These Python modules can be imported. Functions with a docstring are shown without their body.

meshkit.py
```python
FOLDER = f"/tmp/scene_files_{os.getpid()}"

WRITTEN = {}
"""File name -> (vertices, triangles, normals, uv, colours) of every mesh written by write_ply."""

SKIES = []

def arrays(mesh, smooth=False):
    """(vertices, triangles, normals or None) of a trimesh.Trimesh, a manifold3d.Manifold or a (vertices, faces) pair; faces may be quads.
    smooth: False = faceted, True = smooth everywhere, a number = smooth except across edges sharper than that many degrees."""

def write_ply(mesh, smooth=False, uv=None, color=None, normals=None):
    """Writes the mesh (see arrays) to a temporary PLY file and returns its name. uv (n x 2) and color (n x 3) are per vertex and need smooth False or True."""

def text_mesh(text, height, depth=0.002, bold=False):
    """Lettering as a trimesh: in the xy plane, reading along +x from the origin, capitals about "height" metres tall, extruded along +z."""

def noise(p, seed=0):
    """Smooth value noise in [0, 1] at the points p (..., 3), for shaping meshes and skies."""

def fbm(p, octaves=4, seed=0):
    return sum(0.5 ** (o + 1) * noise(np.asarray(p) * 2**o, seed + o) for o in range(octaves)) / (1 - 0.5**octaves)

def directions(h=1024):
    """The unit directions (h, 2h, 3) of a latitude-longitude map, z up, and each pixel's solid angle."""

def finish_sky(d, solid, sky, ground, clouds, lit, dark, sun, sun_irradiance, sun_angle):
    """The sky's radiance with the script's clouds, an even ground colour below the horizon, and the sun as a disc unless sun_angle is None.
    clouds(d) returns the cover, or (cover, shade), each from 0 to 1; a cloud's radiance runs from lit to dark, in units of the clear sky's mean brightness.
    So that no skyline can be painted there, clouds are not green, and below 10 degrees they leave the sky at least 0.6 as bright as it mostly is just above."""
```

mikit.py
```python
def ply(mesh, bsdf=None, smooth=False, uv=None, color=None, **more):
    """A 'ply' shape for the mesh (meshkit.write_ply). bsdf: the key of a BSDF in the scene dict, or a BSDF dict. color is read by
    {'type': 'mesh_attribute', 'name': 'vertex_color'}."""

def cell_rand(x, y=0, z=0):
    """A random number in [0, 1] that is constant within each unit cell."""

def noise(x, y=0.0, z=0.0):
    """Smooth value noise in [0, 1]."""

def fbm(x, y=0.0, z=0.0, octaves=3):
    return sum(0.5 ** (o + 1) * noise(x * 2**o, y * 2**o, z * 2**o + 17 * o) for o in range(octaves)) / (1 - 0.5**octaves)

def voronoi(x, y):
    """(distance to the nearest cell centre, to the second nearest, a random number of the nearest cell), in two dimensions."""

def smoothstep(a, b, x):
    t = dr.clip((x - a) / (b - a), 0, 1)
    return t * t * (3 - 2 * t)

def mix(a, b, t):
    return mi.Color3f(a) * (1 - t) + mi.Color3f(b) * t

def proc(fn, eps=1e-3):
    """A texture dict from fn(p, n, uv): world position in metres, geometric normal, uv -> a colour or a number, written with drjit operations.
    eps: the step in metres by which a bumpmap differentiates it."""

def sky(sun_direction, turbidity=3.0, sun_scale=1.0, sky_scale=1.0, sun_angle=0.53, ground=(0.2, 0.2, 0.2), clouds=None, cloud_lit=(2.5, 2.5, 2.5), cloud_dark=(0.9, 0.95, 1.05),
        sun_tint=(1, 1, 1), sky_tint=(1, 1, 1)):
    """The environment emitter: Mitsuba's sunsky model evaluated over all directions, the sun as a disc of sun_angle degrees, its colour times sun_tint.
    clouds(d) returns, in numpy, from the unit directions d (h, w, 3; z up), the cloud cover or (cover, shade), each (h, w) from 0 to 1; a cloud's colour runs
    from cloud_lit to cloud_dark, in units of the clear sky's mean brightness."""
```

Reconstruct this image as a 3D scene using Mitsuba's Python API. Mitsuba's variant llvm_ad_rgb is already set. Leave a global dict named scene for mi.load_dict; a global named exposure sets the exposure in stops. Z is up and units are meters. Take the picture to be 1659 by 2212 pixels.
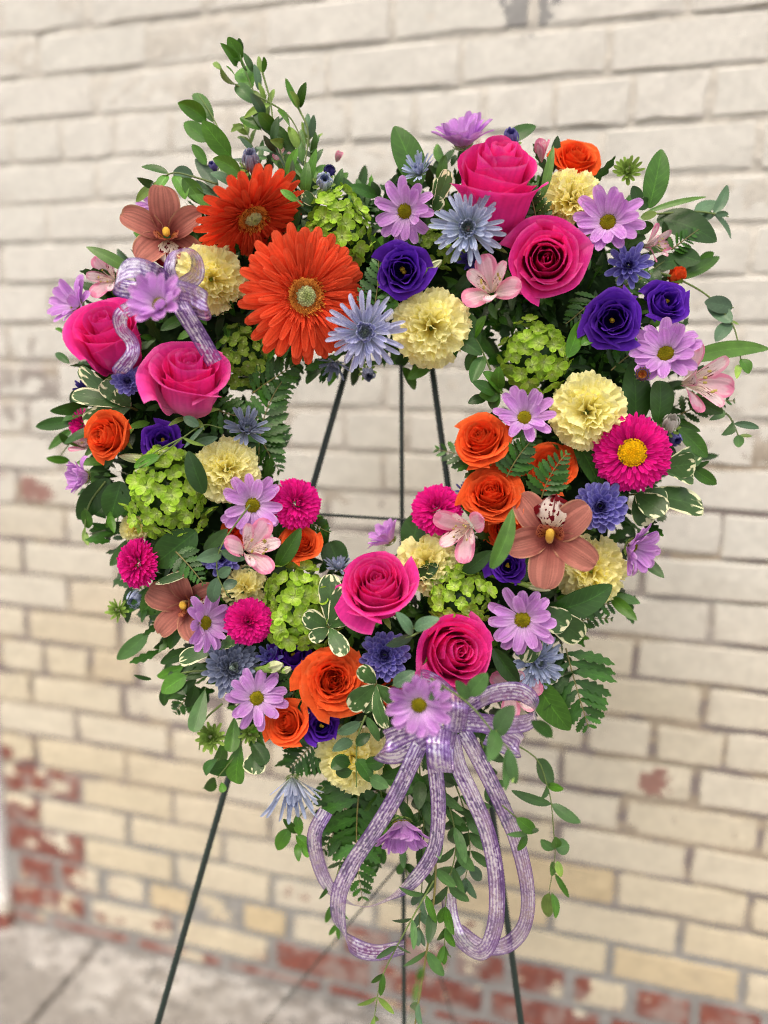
import math
import numpy as np
import drjit as dr
import mitsuba as mi
import mikit
import meshkit

T = mi.ScalarTransform4f
scene, labels = {}, {}

# ------------------------------------------------------------------ camera, sky, exposure
EYE = np.array([0.0, 0.0, 1.182])
PITCH, ROLL, FOC = 0.18123, 0.01856, 1650.0
HALF_W, HALF_H = 829.5, 1106.0
FWD = np.array([0, math.cos(PITCH), -math.sin(PITCH)])
_R0, _U0 = np.array([1.0, 0, 0]), np.array([0, math.sin(PITCH), math.cos(PITCH)])
RIGHT = math.cos(ROLL) * _R0 + math.sin(ROLL) * _U0
UP = -math.sin(ROLL) * _R0 + math.cos(ROLL) * _U0
D0 = 0.80                                   # distance of the wreath's plane
scene['camera'] = {'type': 'thinlens', 'fov': math.degrees(2 * math.atan(HALF_W / FOC)), 'fov_axis': 'x',
                   'aperture_radius': 0.0102, 'focus_distance': D0 - 0.045, 'near_clip': 0.02, 'far_clip': 100.0,
                   'to_world': T().look_at(origin=EYE.tolist(), target=(EYE + FWD).tolist(), up=UP.tolist())}
scene['sky'] = mikit.sky((-0.25, -0.55, 1.0), turbidity=3, sun_scale=0.20, sun_angle=34, clouds=lambda d: 1.0,
                         cloud_lit=(1.38, 1.38, 1.38), sun_tint=(.98, 1.0, 1.05))
exposure = 3.13

# ------------------------------------------------------------------ helpers
_count = {}


def numbered(name):
    n = _count.get(name, 0)
    _count[name] = n + 1
    return name if n == 0 else f'{name}_{n:03d}'


def thing(name, label, cat, group=None, kind=None):
    key = numbered(name)
    d = {'category': cat}
    if label:
        d['label'] = label
    if group:
        d['group'] = group
    if kind:
        d['kind'] = kind
    labels[key] = d
    return key


def put(key, v, f, bsdf, uv=None, smooth=True, parent=None, label=None, kind=None):
    """One mesh of the scene; with a parent it is a part."""
    if parent:
        key = numbered(f'{parent}__{key}')
    scene[key] = mikit.ply((v, f), bsdf, smooth=smooth, uv=uv)
    if label or kind:
        labels[key] = {k: x for k, x in (('label', label), ('kind', kind)) if x}
    return key


def P(u, v, h=0.0):
    """Wreath frame: x right, y up in the wreath's plane, z out of it (metres); (u, v) measured on a 1659 x 2212 template."""
    d = D0 - h
    return np.array([(u - HALF_W) / FOC * d, -(v - HALF_H) / FOC * d, h])


BASIS = np.stack([RIGHT, UP, -FWD], 1)
ORIGIN = EYE + D0 * FWD


def world(v):
    return np.asarray(v) @ BASIS.T + ORIGIN


_uid = [0]


def uid():
    _uid[0] += 1
    return _uid[0]


_faces = {}


def gfaces(nt, ns):
    if (nt, ns) not in _faces:
        i, j = np.meshgrid(np.arange(nt - 1), np.arange(ns - 1), indexing='ij')
        a = (i * ns + j).ravel()
        _faces[nt, ns] = np.concatenate([np.stack([a, a + ns, a + ns + 1], 1), np.stack([a, a + ns + 1, a + 1], 1)])
    return _faces[nt, ns]


def muv(mat, t, s):
    """uv of a grid: u = number of the piece + place across, v = material row + place along."""
    t, s = np.broadcast_arrays(t, s)
    return np.stack([uid() + 0.02 + 0.96 * (s.ravel() * 0.5 + 0.5), MATS[mat] + 0.01 + 0.98 * t.ravel()], 1)


def cat_rom(pts, n):
    p = np.asarray(pts, float)
    p = np.vstack([2 * p[0] - p[1], p, 2 * p[-1] - p[-2]])
    out = []
    m = len(p) - 3
    for x in np.linspace(0, m - 1e-6, n):
        i = int(x)
        t = x - i
        a, b, c, d = p[i:i + 4]
        out.append(0.5 * (2 * b + (c - a) * t + (2 * a - 5 * b + 4 * c - d) * t * t + (3 * b - a - 3 * c + d) * t ** 3))
    return np.array(out)


def tube(pts, r, sides=6, cap=True):
    p = np.asarray(pts, float)
    r = np.broadcast_to(r, (len(p),))
    tg = np.gradient(p, axis=0)
    tg /= np.linalg.norm(tg, axis=1, keepdims=True) + 1e-12
    ref = np.array([0.31, 0.22, 0.93])
    a = np.cross(tg, ref)
    a /= np.linalg.norm(a, axis=1, keepdims=True) + 1e-12
    b = np.cross(tg, a)
    an = np.arange(sides) * 2 * np.pi / sides
    v = p[:, None] + r[:, None, None] * (np.cos(an)[None, :, None] * a[:, None] + np.sin(an)[None, :, None] * b[:, None])
    i, j = np.meshgrid(np.arange(len(p) - 1), np.arange(sides), indexing='ij')
    q = np.stack([i * sides + j, i * sides + (j + 1) % sides, (i + 1) * sides + (j + 1) % sides, (i + 1) * sides + j], -1).reshape(-1, 4)
    f = np.vstack([q[:, [0, 1, 2]], q[:, [0, 2, 3]]])
    v = v.reshape(-1, 3)
    if cap:
        n = len(v)
        v = np.vstack([v, p[:1], p[-1:]])
        j = np.arange(sides)
        f = np.vstack([f, np.stack([np.full(sides, n), (j + 1) % sides, j], 1),
                       np.stack([np.full(sides, n + 1), n - sides + j, n - sides + (j + 1) % sides], 1)])
    return v, f


def join(pieces):
    vs, fs, us, at = [], [], [], 0
    for p in pieces:
        vs.append(p[0])
        fs.append(p[1] + at)
        if len(p) > 2 and p[2] is not None:
            us.append(p[2])
        at += len(p[0])
    return np.vstack(vs), np.vstack(fs), (np.vstack(us) if us else None)


def flat_uv(mat, n, t=0.5, s=0.3):
    return np.tile(muv(mat, np.array([t]), np.array([s])), (n, 1))


def smst(a, b, x):
    t = np.clip((x - a) / (b - a), 0, 1)
    return t * t * (3 - 2 * t)


# ------------------------------------------------------------------ petal and leaf materials
# row: base, tip, edge colour, edge amount, edge start, edge noise, vein amount, vein frequency, variation, spots
_rows = {
    'rose_pink': ((.60, .016, .22), (.90, .050, .37), (.96, .22, .55), .50, .82, .30, .18, 16, .14, 0),
    'rose_pale': ((.74, .24, .46), (.88, .070, .38), (.96, .24, .55), .50, .82, .3, .24, 20, .14, 0),
    'rose_orange': ((.58, .042, .008), (.90, .125, .030), (.92, .21, .07), .5, .80, .3, .18, 14, .16, 0),
    'gerbera': ((.70, .042, .012), (.93, .092, .034), (.95, .16, .075), .45, .6, .3, .35, 8, .16, 0),
    'daisy': ((.74, .50, .81), (.66, .30, .76), (.80, .54, .86), .45, .62, .3, .30, 8, .14, 0),
    'disc': ((.20, .18, .010), (.30, .26, .015), (.3, .3, .02), 0, .8, .2, .1, 9, .2, 0),
    'disc_rim': ((.46, .38, .03), (.38, .34, .03), (.3, .3, .02), 0, .8, .2, .1, 9, .3, 0),
    'yolk': ((.80, .42, .006), (.86, .55, .012), (.3, .3, .02), 0, .8, .2, .1, 9, .3, 0),
    'filament': ((.20, .02, .010), (.85, .34, .06), (.3, .3, .02), 0, .8, .2, .1, 5, .5, 0),
    'gerbera_eye': ((.42, .50, .16), (.64, .68, .34), (.3, .3, .02), 0, .8, .2, .1, 5, .3, 0),
    'spider': ((.36, .46, .40), (.48, .55, .78), (.66, .71, .88), .5, .5, .2, .3, 4, .16, 0),
    'spider_lilac': ((.33, .40, .38), (.52, .54, .82), (.68, .70, .90), .5, .5, .2, .3, 4, .16, 0),
    'spider_heart': ((.30, .42, .22), (.50, .60, .52), (.6, .7, .7), .3, .5, .2, .2, 4, .2, 0),
    'spider_grey': ((.22, .26, .32), (.24, .28, .43), (.42, .46, .58), .5, .5, .2, .25, 4, .16, 0),
    'blue_mum': ((.11, .095, .37), (.19, .17, .58), (.38, .37, .75), .55, .55, .2, .3, 5, .18, 0),
    'dark_mum': ((.02, .015, .07), (.06, .045, .24), (.14, .13, .36), .4, .6, .2, .25, 5, .2, 0),
    'white_mum': ((.55, .55, .48), (.80, .78, .74), (.85, .82, .8), .3, .6, .2, .2, 5, .08, 0),
    'pink_bud': ((.42, .10, .07), (.42, .46, .66), (.6, .6, .75), .4, .6, .2, .2, 5, .1, 0),
    'carnation': ((.955, .85, .28), (.975, .935, .51), (.985, .965, .72), .5, .9, .2, .05, 11, .04, 0),
    'lisianthus': ((.055, .010, .24), (.13, .028, .48), (.26, .10, .64), .5, .82, .3, .25, 9, .14, 0),
    'hydrangea': ((.54, .70, .18), (.36, .60, .05), (.54, .72, .14), .6, .76, .25, .40, 7, .30, 0),
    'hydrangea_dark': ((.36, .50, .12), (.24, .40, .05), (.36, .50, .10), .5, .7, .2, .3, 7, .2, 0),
    'bead': ((.50, .62, .22), (.60, .70, .34), (.42, .62, .09), 0, .7, .2, 0, 7, .1, 0),
    'aster': ((.50, .004, .17), (.82, .012, .28), (.87, .08, .42), .35, .65, .2, .2, 4, .18, 0),
    'alstro': ((.88, .80, .74), (.92, .56, .68), (.92, .24, .45), .75, .52, .3, .25, 9, .10, 0),
    'alstro_inner': ((.92, .88, .66), (.93, .74, .78), (.92, .34, .52), .7, .62, .3, .15, 9, .08, 1),
    'orchid': ((.27, .065, .060), (.53, .205, .165), (.68, .45, .26), .85, .84, .14, .45, 15, .10, 0),
    'orchid_lip': ((.80, .68, .48), (.82, .70, .64), (.17, .010, .014), 1., .66, .4, .0, 5, .05, 2),
    'orchid_arm': ((.55, .22, .05), (.56, .20, .12), (.30, .05, .03), .4, .7, .3, .0, 5, .05, 2),
    'orchid_cap': ((.78, .62, .34), (.82, .52, .08), (.8, .7, .4), .2, .7, .2, .0, 5, .05, 0),
    'pollen': ((.40, .30, .06), (.62, .52, .16), (.8, .7, .4), .2, .7, .2, .0, 5, .2, 0),
    'stigma': ((.75, .50, .03), (.84, .62, .05), (.8, .7, .4), .2, .7, .2, .0, 5, .1, 0),
    # leaves
    'salal': ((.024, .082, .009), (.022, .072, .009), (.038, .095, .018), .3, .9, .1, .6, 9, .4, 0),
    'salal_light': ((.042, .125, .012), (.038, .110, .011), (.055, .14, .02), .3, .9, .1, .6, 9, .25, 0),
    'fern': ((.020, .078, .008), (.034, .115, .011), (.04, .12, .015), .3, .8, .1, .45, 8, .45, 0),
    'euca': ((.054, .130, .034), (.066, .150, .040), (.10, .19, .06), .4, .9, .1, .3, 7, .45, 0),
    'euca_blue': ((.068, .132, .070), (.080, .155, .082), (.12, .19, .11), .4, .9, .1, .3, 7, .35, 0),
    'euca_new': ((.15, .25, .045), (.20, .32, .05), (.25, .36, .09), .4, .85, .1, .25, 7, .3, 0),
    'ruscus': ((.050, .150, .012), (.066, .180, .015), (.085, .19, .026), .4, .9, .1, .45, 7, .5, 0),
    'variegated': ((.046, .108, .026), (.040, .098, .024), (.74, .74, .46), 1., .84, .42, .3, 7, .2, 0),
    'blade': ((.065, .16, .022), (.085, .185, .028), (.10, .19, .04), .3, .8, .1, .35, 12, .15, 1),
    'bud_green': ((.20, .34, .05), (.28, .43, .09), (.36, .50, .16), .4, .7, .2, .2, 6, .3, 0),
    'pale_bud': ((.38, .46, .18), (.62, .64, .40), (.5, .55, .3), .4, .7, .2, .2, 6, .1, 0),
    'stem': ((.11, .17, .045), (.16, .22, .06), (.3, .42, .14), 0, .7, .2, .1, 6, .2, 0),
    'twig': ((.16, .11, .045), (.22, .22, .06), (.3, .42, .14), 0, .7, .2, .1, 6, .2, 0),
    'filler': ((.012, .042, .006), (.022, .066, .010), (.03, .08, .02), .3, .8, .1, .3, 8, .5, 0),
}
MATS = {k: i for i, k in enumerate(_rows)}
_tab = np.array([list(r[0]) + list(r[1]) + list(r[2]) + list(r[3:]) for r in _rows.values()], float)
COLS = [mi.Float(np.ascontiguousarray(_tab[:, k])) for k in range(_tab.shape[1])]


def _row(uv):
    i = mi.UInt32(dr.clip(dr.floor(uv.y), 0, len(_tab) - 1))
    g = [dr.gather(mi.Float, c, i) for c in COLS]
    return (mi.Color3f(g[0], g[1], g[2]), mi.Color3f(g[3], g[4], g[5]), mi.Color3f(g[6], g[7], g[8]), *g[9:])


def petal_colour(p, n, uv):
    base, tip, edge, eamt, est, enz, vamt, vf, var, spot = _row(uv)
    t, idn = uv.y - dr.floor(uv.y), dr.floor(uv.x)
    a = (uv.x - idn) * 2 - 1
    r = mikit.cell_rand(idn, 3, 5)
    nz = mikit.noise(a * 4 + idn * 7.3, t * 7, 2.0)
    k = mikit.smoothstep(0.05, 0.75, t + (nz - 0.5) * 0.15)
    c = base * (1 - k) + tip * k
    rim = dr.maximum(dr.abs(a), dr.select(eamt > .99, t * .97, t * t * t))
    e = mikit.smoothstep(est, est + .22, rim + (nz - 0.5) * enz) * eamt
    c = c * (1 - e) + edge * e
    vein = mikit.noise(a * vf + idn * 3.1, t * 1.2, 9.0)
    fine = mikit.noise(p.x * 900, p.y * 900, p.z * 900)
    cloudy = mikit.fbm(p.x * 55, p.y * 55, p.z * 55)
    c = c * (1 - vamt * (vein - 0.35)) * (1 + var * (r - 0.5) * 2) * (0.94 + 0.12 * fine) * (.84 + .32 * cloudy)
    # freckles: streaks on the alstroemeria's inner petals, dots on the orchid's lip
    sn = mikit.noise(a * 13 + idn * 5.7, t * 9, 4.0)
    streak = dr.select((spot > .5) & (spot < 1.5), mikit.smoothstep(.70, .76, sn) * mikit.smoothstep(.2, .35, t) * (1 - mikit.smoothstep(.6, .75, t)), 0)
    dn = mikit.noise(a * 11 + idn * 5.7, t * 15, 4.0)
    dots = dr.select(spot > 1.5, mikit.smoothstep(.66, .72, dn) + .9 * (1 - mikit.smoothstep(.02, .06, dr.abs(a))) * mikit.smoothstep(.45, .55, t), 0)
    m = dr.clip(streak + dots, 0, 1)
    return c * (1 - m) + mi.Color3f(.16, .012, .02) * m


def leaf_colour(p, n, uv):
    base, tip, edge, eamt, est, enz, vamt, vf, var, spot = _row(uv)
    t, idn = uv.y - dr.floor(uv.y), dr.floor(uv.x)
    a = (uv.x - idn) * 2 - 1
    r = mikit.cell_rand(idn, 3, 5)
    nz = mikit.noise(a * 5 + idn * 7.3, t * 9, 2.0)
    c = base * (1 - t) + tip * t
    ab = dr.abs(a)
    side = dr.select(spot > .5, .5 + .5 * dr.sin(a * 38), mikit.smoothstep(.80, 1.0, dr.sin((t * vf - ab * 2.0) * 6.2832)))
    mid = 1 - mikit.smoothstep(.0, .07, ab)
    blotch = mikit.fbm(p.x * 130, p.y * 130, p.z * 130)
    c = c * (1 + var * (r - .5) * 2) * (0.70 + 0.6 * blotch)
    c = c * (1 + vamt * (.55 * side * (1 - ab * .4) + 1.1 * mid))
    e = mikit.smoothstep(est, est + .1, dr.maximum(ab, t * .97) + (nz - .5) * enz) * eamt
    return c * (1 - e) + edge * e


def petal_relief(p, n, uv):
    """Fine ribs along the petal and a slight crinkle."""
    idn = dr.floor(uv.x)
    a, t = uv.x - idn, uv.y - dr.floor(uv.y)
    return .0011 * mikit.noise(a * 7 + idn * 3.1, t * 1.5, 9.0) + .0009 * mikit.fbm(p.x * 130, p.y * 130, p.z * 130)


scene['petal'] = {'type': 'bumpmap', 'inner': {'type': 'principledthin', 'base_color': mikit.proc(petal_colour), 'roughness': 0.5, 'diff_trans': 0.55, 'eta': 1.3, 'sheen': 0.25, 'sheen_tint': 0.6},
                  'arbitrary': mikit.proc(petal_relief, eps=4e-4), 'scale': 1.0}
scene['leaf'] = {'type': 'twosided', 'inner': {'type': 'principled', 'base_color': mikit.proc(leaf_colour), 'roughness': 0.40, 'specular': 0.38}}

# ------------------------------------------------------------------ petals
PROF = {
    'oblong': lambda t: (t + .02) ** .55 * np.clip(1 - t, 0, 1) ** .36 * 1.62,
    'tongue': lambda t: (t + .02) ** .42 * np.clip(1 - t, 0, 1) ** .34 * 1.48,
    'spoon': lambda t: np.maximum((t + .02) ** 1.0 * np.clip(1 - t, 0, 1) ** .34 * 1.92, .34 * (1 - t)),
    'lance': lambda t: (t + .02) ** .6 * np.clip(1 - t, 0, 1) ** .8 * 2.05,
    'ovate': lambda t: (t + .01) ** .62 * np.clip(1 - t, 0, 1) ** .72 * 2.0,
    'round': lambda t: (t + .02) ** .6 * np.clip(1 - t, 0, 1) ** .4 * 1.74,
    'fan': lambda t: .10 + .90 * t ** .85,
    'obovate': lambda t: (t + .02) ** .95 * np.clip(1 - t, 0, 1) ** .42 * 2.15,
}


def petal(rng, phi, r0, z0, L, W, e0, e1, prof='oblong', nt=8, ns=5, cup=0.0, twist=0.0, ruff=0.0, rf=6.0, mat='daisy', side=0.0, serr=0.0):
    """A petal that leaves the axis at angle phi; e0, e1 are its rise in degrees at base and tip."""
    t = 1 - (1 - np.linspace(0, 1, nt)) ** 1.75
    s = np.linspace(-1, 1, ns)
    e = np.radians(e0 + (e1 - e0) * t)
    d = L * np.diff(t)
    r = r0 + np.concatenate([[0], np.cumsum(np.cos(e[:-1]) * d)])
    z = z0 + np.concatenate([[0], np.cumsum(np.sin(e[:-1]) * d)])
    w = W / 2 * PROF[prof](t)
    tw = np.radians(twist) * t
    S, Tt = s[None, :], t[:, None]
    across = w[:, None] * S
    off = cup * w[:, None] * S ** 2
    if ruff:
        ph = rng.uniform(0, 6.28, 2)
        off = off + ruff * Tt ** 1.6 * (np.sin(rf * S + ph[0]) + .6 * np.sin(rf * 2.3 * S + ph[1] + 3 * Tt))
    al = np.zeros_like(across)
    if serr:
        al = serr * Tt ** 3 * (np.abs(((S * 5.5 + rng.random()) % 1) - .5) * 2 - .5 - .9 * np.abs(S) ** 3 * 2)
    yy = across * np.cos(tw)[:, None] - off * np.sin(tw)[:, None] + side * L * Tt ** 2
    nn = off * np.cos(tw)[:, None] + across * np.sin(tw)[:, None]
    rr = r[:, None] - np.sin(e)[:, None] * nn + np.cos(e)[:, None] * al
    zz = z[:, None] + np.cos(e)[:, None] * nn + np.sin(e)[:, None] * al
    c, sn = math.cos(phi), math.sin(phi)
    v = np.stack([rr * c - yy * sn, rr * sn + yy * c, zz], -1).reshape(-1, 3)
    return v, gfaces(nt, ns), muv(mat, Tt, S)


def dome(r, h, z0, mat, bump=0.0, rng=None, nt=7, ns=19, deep=90):
    th = np.radians(np.linspace(0, deep, nt))[:, None]
    ph = np.linspace(0, 2 * np.pi, ns)[None, :]
    k = 1 + (bump * rng.standard_normal((nt, ns - 1)) if bump else np.zeros((nt, ns - 1)))
    k = np.hstack([k, k[:, :1]])
    k[0] = k[0, 0]
    v = np.stack([r * np.sin(th) * np.cos(ph) * k, r * np.sin(th) * np.sin(ph) * k, z0 + h * np.cos(th) * k], -1).reshape(-1, 3)
    return v, gfaces(nt, ns)[:, ::1], muv(mat, np.linspace(0, 1, nt)[:, None], np.cos(ph))


def beads(rng, n, r, h, z0, size, mat, rmin=0.0):
    """Small grains standing on a dome: the disc of a daisy."""
    out = []
    for i in range(n):
        q = math.sqrt(rmin ** 2 + (1 - rmin ** 2) * (i + .5) / n)
        a = i * 2.39996
        x, y = r * q * math.cos(a), r * q * math.sin(a)
        z = z0 + h * math.sqrt(max(0, 1 - q * q)) if rmin == 0 else z0
        b = size * rng.uniform(.8, 1.25)
        v = np.array([[x - b, y - b, z], [x + b, y - b, z], [x + b, y + b, z], [x - b, y + b, z], [x, y, z + b * 2.0]])
        f = np.array([[0, 1, 4], [1, 2, 4], [2, 3, 4], [3, 0, 4]])
        out.append((v, f, muv(mat, np.full(5, q), np.array([0, .1, .2, .3, .4]))))
    return join(out)


class Bloom:
    def __init__(self):
        self.parts = []

    def add(self, name, m, bsdf='petal', kind=None, subs=()):
        self.parts.append((name, m, bsdf, kind, subs))


def frame(nx, ny, spin, at):
    """Axes of a bloom at a point of the wreath; its tilt nx, ny is counted from the line to the viewer standing before it."""
    w = np.array([0, 0, D0]) - at
    w /= np.linalg.norm(w)
    a = np.cross([0, 1.0, 0], w)
    a /= np.linalg.norm(a)
    nz = math.sqrt(max(0.0, 1 - nx * nx - ny * ny))
    n = nx * a + ny * np.cross(w, a) + nz * w
    n /= np.linalg.norm(n)
    ref = np.array([0, 1.0, 0]) if abs(n[1]) < .9 else np.array([0, 0, -1.0])
    y = ref - n * (ref @ n)
    y /= np.linalg.norm(y)
    x = np.cross(y, n)
    c, s = math.cos(math.radians(spin)), math.sin(math.radians(spin))
    return np.stack([c * x + s * y, -s * x + c * y, n], 1)


def plant(name, b, u, v, d, h, face=(0, 0), spin=0, pivot=0.2, label=None, cat='flower', group=None):
    """Sets a bloom of unit diameter on the wreath: centre (u, v) of the template, d across, at height h, facing face."""
    key = thing(name, label, cat, group)
    c = P(u, v, h)
    R = frame(face[0], face[1], spin, c)
    k = d / FOC * (D0 - h)
    for pname, (pv, pf, puv), bsdf, kind, subs in b.parts:
        part = put(pname, world((pv - [0, 0, pivot]) * k @ R.T + c), pf, bsdf, puv, True, key, kind=kind)
        for sname, (sv, sf, suv) in subs:
            put(sname, world((sv - [0, 0, pivot]) * k @ R.T + c), sf, bsdf, suv, True, part)
    return key


def calyx(b, rng, r, z, mat='stem', n=10, L=.14):
    b.add('calyx', join([petal(rng, i * 6.283 / n, r * .35, z, L, L * .5, 10, 60, 'ovate', 4, 3, .2, mat=mat) for i in range(n)]), 'leaf')


def rose_bloom(rng, n=20, H=.92, mat='rose_pink', ruff=.012, openness=1.0, f0=0.0, step=.20, wrap=58, droop=None, outer_mat=None, nt=11, ns=15):
    b = Bloom()
    for i in range(n):
        f = f0 + (1 - f0) * i / (n - 1)
        phi = i * 2.39996 + rng.uniform(-.25, .25)
        rb = .035 + .365 * f ** .80
        half = math.radians(138 - wrap * f) * rng.uniform(.92, 1.08)
        zt = H * (.92 + .08 * math.sin(math.pi * min(f * 1.25, 1.0)) - step * f * f) * rng.uniform(.96, 1.03)
        t = np.linspace(0, 1, nt)[:, None] ** .85
        s = np.linspace(-1, 1, ns)[None, :]
        belly = np.where(t < .55, np.sin(np.minimum(t / .55, 1) * math.pi / 2) ** .8, 1 - .42 * (1 - f) * (t - .55) / .45)
        fl = .15 * f ** 2.2 * openness * rng.uniform(.7, 1.3)
        q = np.clip((t - .58) / .42, 0, 1)
        q2 = np.clip((t - .80) / .20, 0, 1)
        R = rb * belly + fl * q ** 2 * (1 + .35 * np.abs(s) ** 2) + .045 * f * q2 ** 1.3
        R = R + rb * .10 * s + (.02 + .035 * f) * np.abs(s) ** 3 * t
        z = zt * t - H * (.07 + .03 * f) * np.abs(s) ** 3 * t - (.085 * f ** 1.5 * openness) * q2 ** 2 + .02 * f * np.exp(-(s / .16) ** 2) * t ** 6
        ph = rng.uniform(0, 6.28, 3)
        R = R + ruff * t ** 2 * (np.sin(5 * s + ph[0]) + .7 * np.sin(9 * s + ph[1]))
        z = z + ruff * 1.1 * t ** 3 * np.sin(6 * s + ph[2])
        ang = phi + s * half * np.clip(t / .28, .12, 1) ** .5
        if droop and i in droop:
            dphi, amt = droop[i]
            ang = dphi + s * half * .62 * np.clip(t / .28, .12, 1) ** .5 * (1 - .35 * np.clip(t - .6, 0, 1))
            R = .40 * np.sin(np.minimum(t / .5, 1) * math.pi / 2) ** .8 + amt * np.clip((t - .45) / .55, 0, 1) ** 1.6
            z = H * .55 * np.minimum(t / .5, 1) - amt * .55 * np.clip((t - .45) / .55, 0, 1) ** 2 + .06 * np.abs(s) ** 2 * t
        v = np.stack([R * np.cos(ang), R * np.sin(ang), z * np.ones_like(s)], -1).reshape(-1, 3)
        m = outer_mat if outer_mat and f > .8 else mat
        b.add('petal', (v, gfaces(nt, ns), muv(m, t, s)))
    for k in range(5):
        b.add('sepal', petal(rng, k * 1.2566, .06, .02, .34, .12, 15, -10, 'lance', 5, 3, -.2, mat='bud_green'), 'leaf')
    return b


def lisianthus_bloom(rng, n=11, H=.78):
    b = rose_bloom(rng, n, H, 'lisianthus', .030, .9, .30)
    b.parts = [x for x in b.parts if x[0] == 'petal']
    for k in range(3):
        a = rng.uniform(0, 6.28)
        v, f = tube([[0, 0, .1], [.02 * math.cos(a), .02 * math.sin(a), .4], [.035 * math.cos(a), .035 * math.sin(a), .52]], [.03, .028, .045], 6)
        b.add('stamen', (v, f, flat_uv('stigma', len(v))))
    return b


def daisy_bloom(rng, n=20, e_in=(24, 2), mat='daisy', odd=0.12, disc=True):
    b = Bloom()
    n1 = int(n * .58)
    for lay, m in ((0, n1), (1, n - n1)):
        for i in range(m):
            phi = (i + .5 * lay) * 6.2832 / m + rng.normal(0, .07)
            L = (.43 if lay == 0 else .38) * rng.uniform(.92, 1.05)
            e0 = e_in[0] + lay * 12 + rng.normal(0, 5)
            e1 = e_in[1] + lay * 8 + rng.normal(0, 9) - (60 if rng.random() < odd * .3 else 0) + (55 if rng.random() < odd else 0)
            b.add('petal', petal(rng, phi, .08, .0 + .015 * lay, L, rng.uniform(.165, .195), e0, e1, 'oblong', 8, 5, rng.uniform(.22, .42), rng.normal(0, 10), .006, 4, mat, rng.normal(0, .03)))
    if disc:
        b.add('disc', join([dome(.105, .075, .02, 'disc', .03, rng), beads(rng, 46, .104, .075, .018, .0095, 'disc'), beads(rng, 26, .115, 0, .03, .011, 'disc_rim', .92)]))
    calyx(b, rng, .09, -.04, 'bud_green', 12, .15)
    return b


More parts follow.
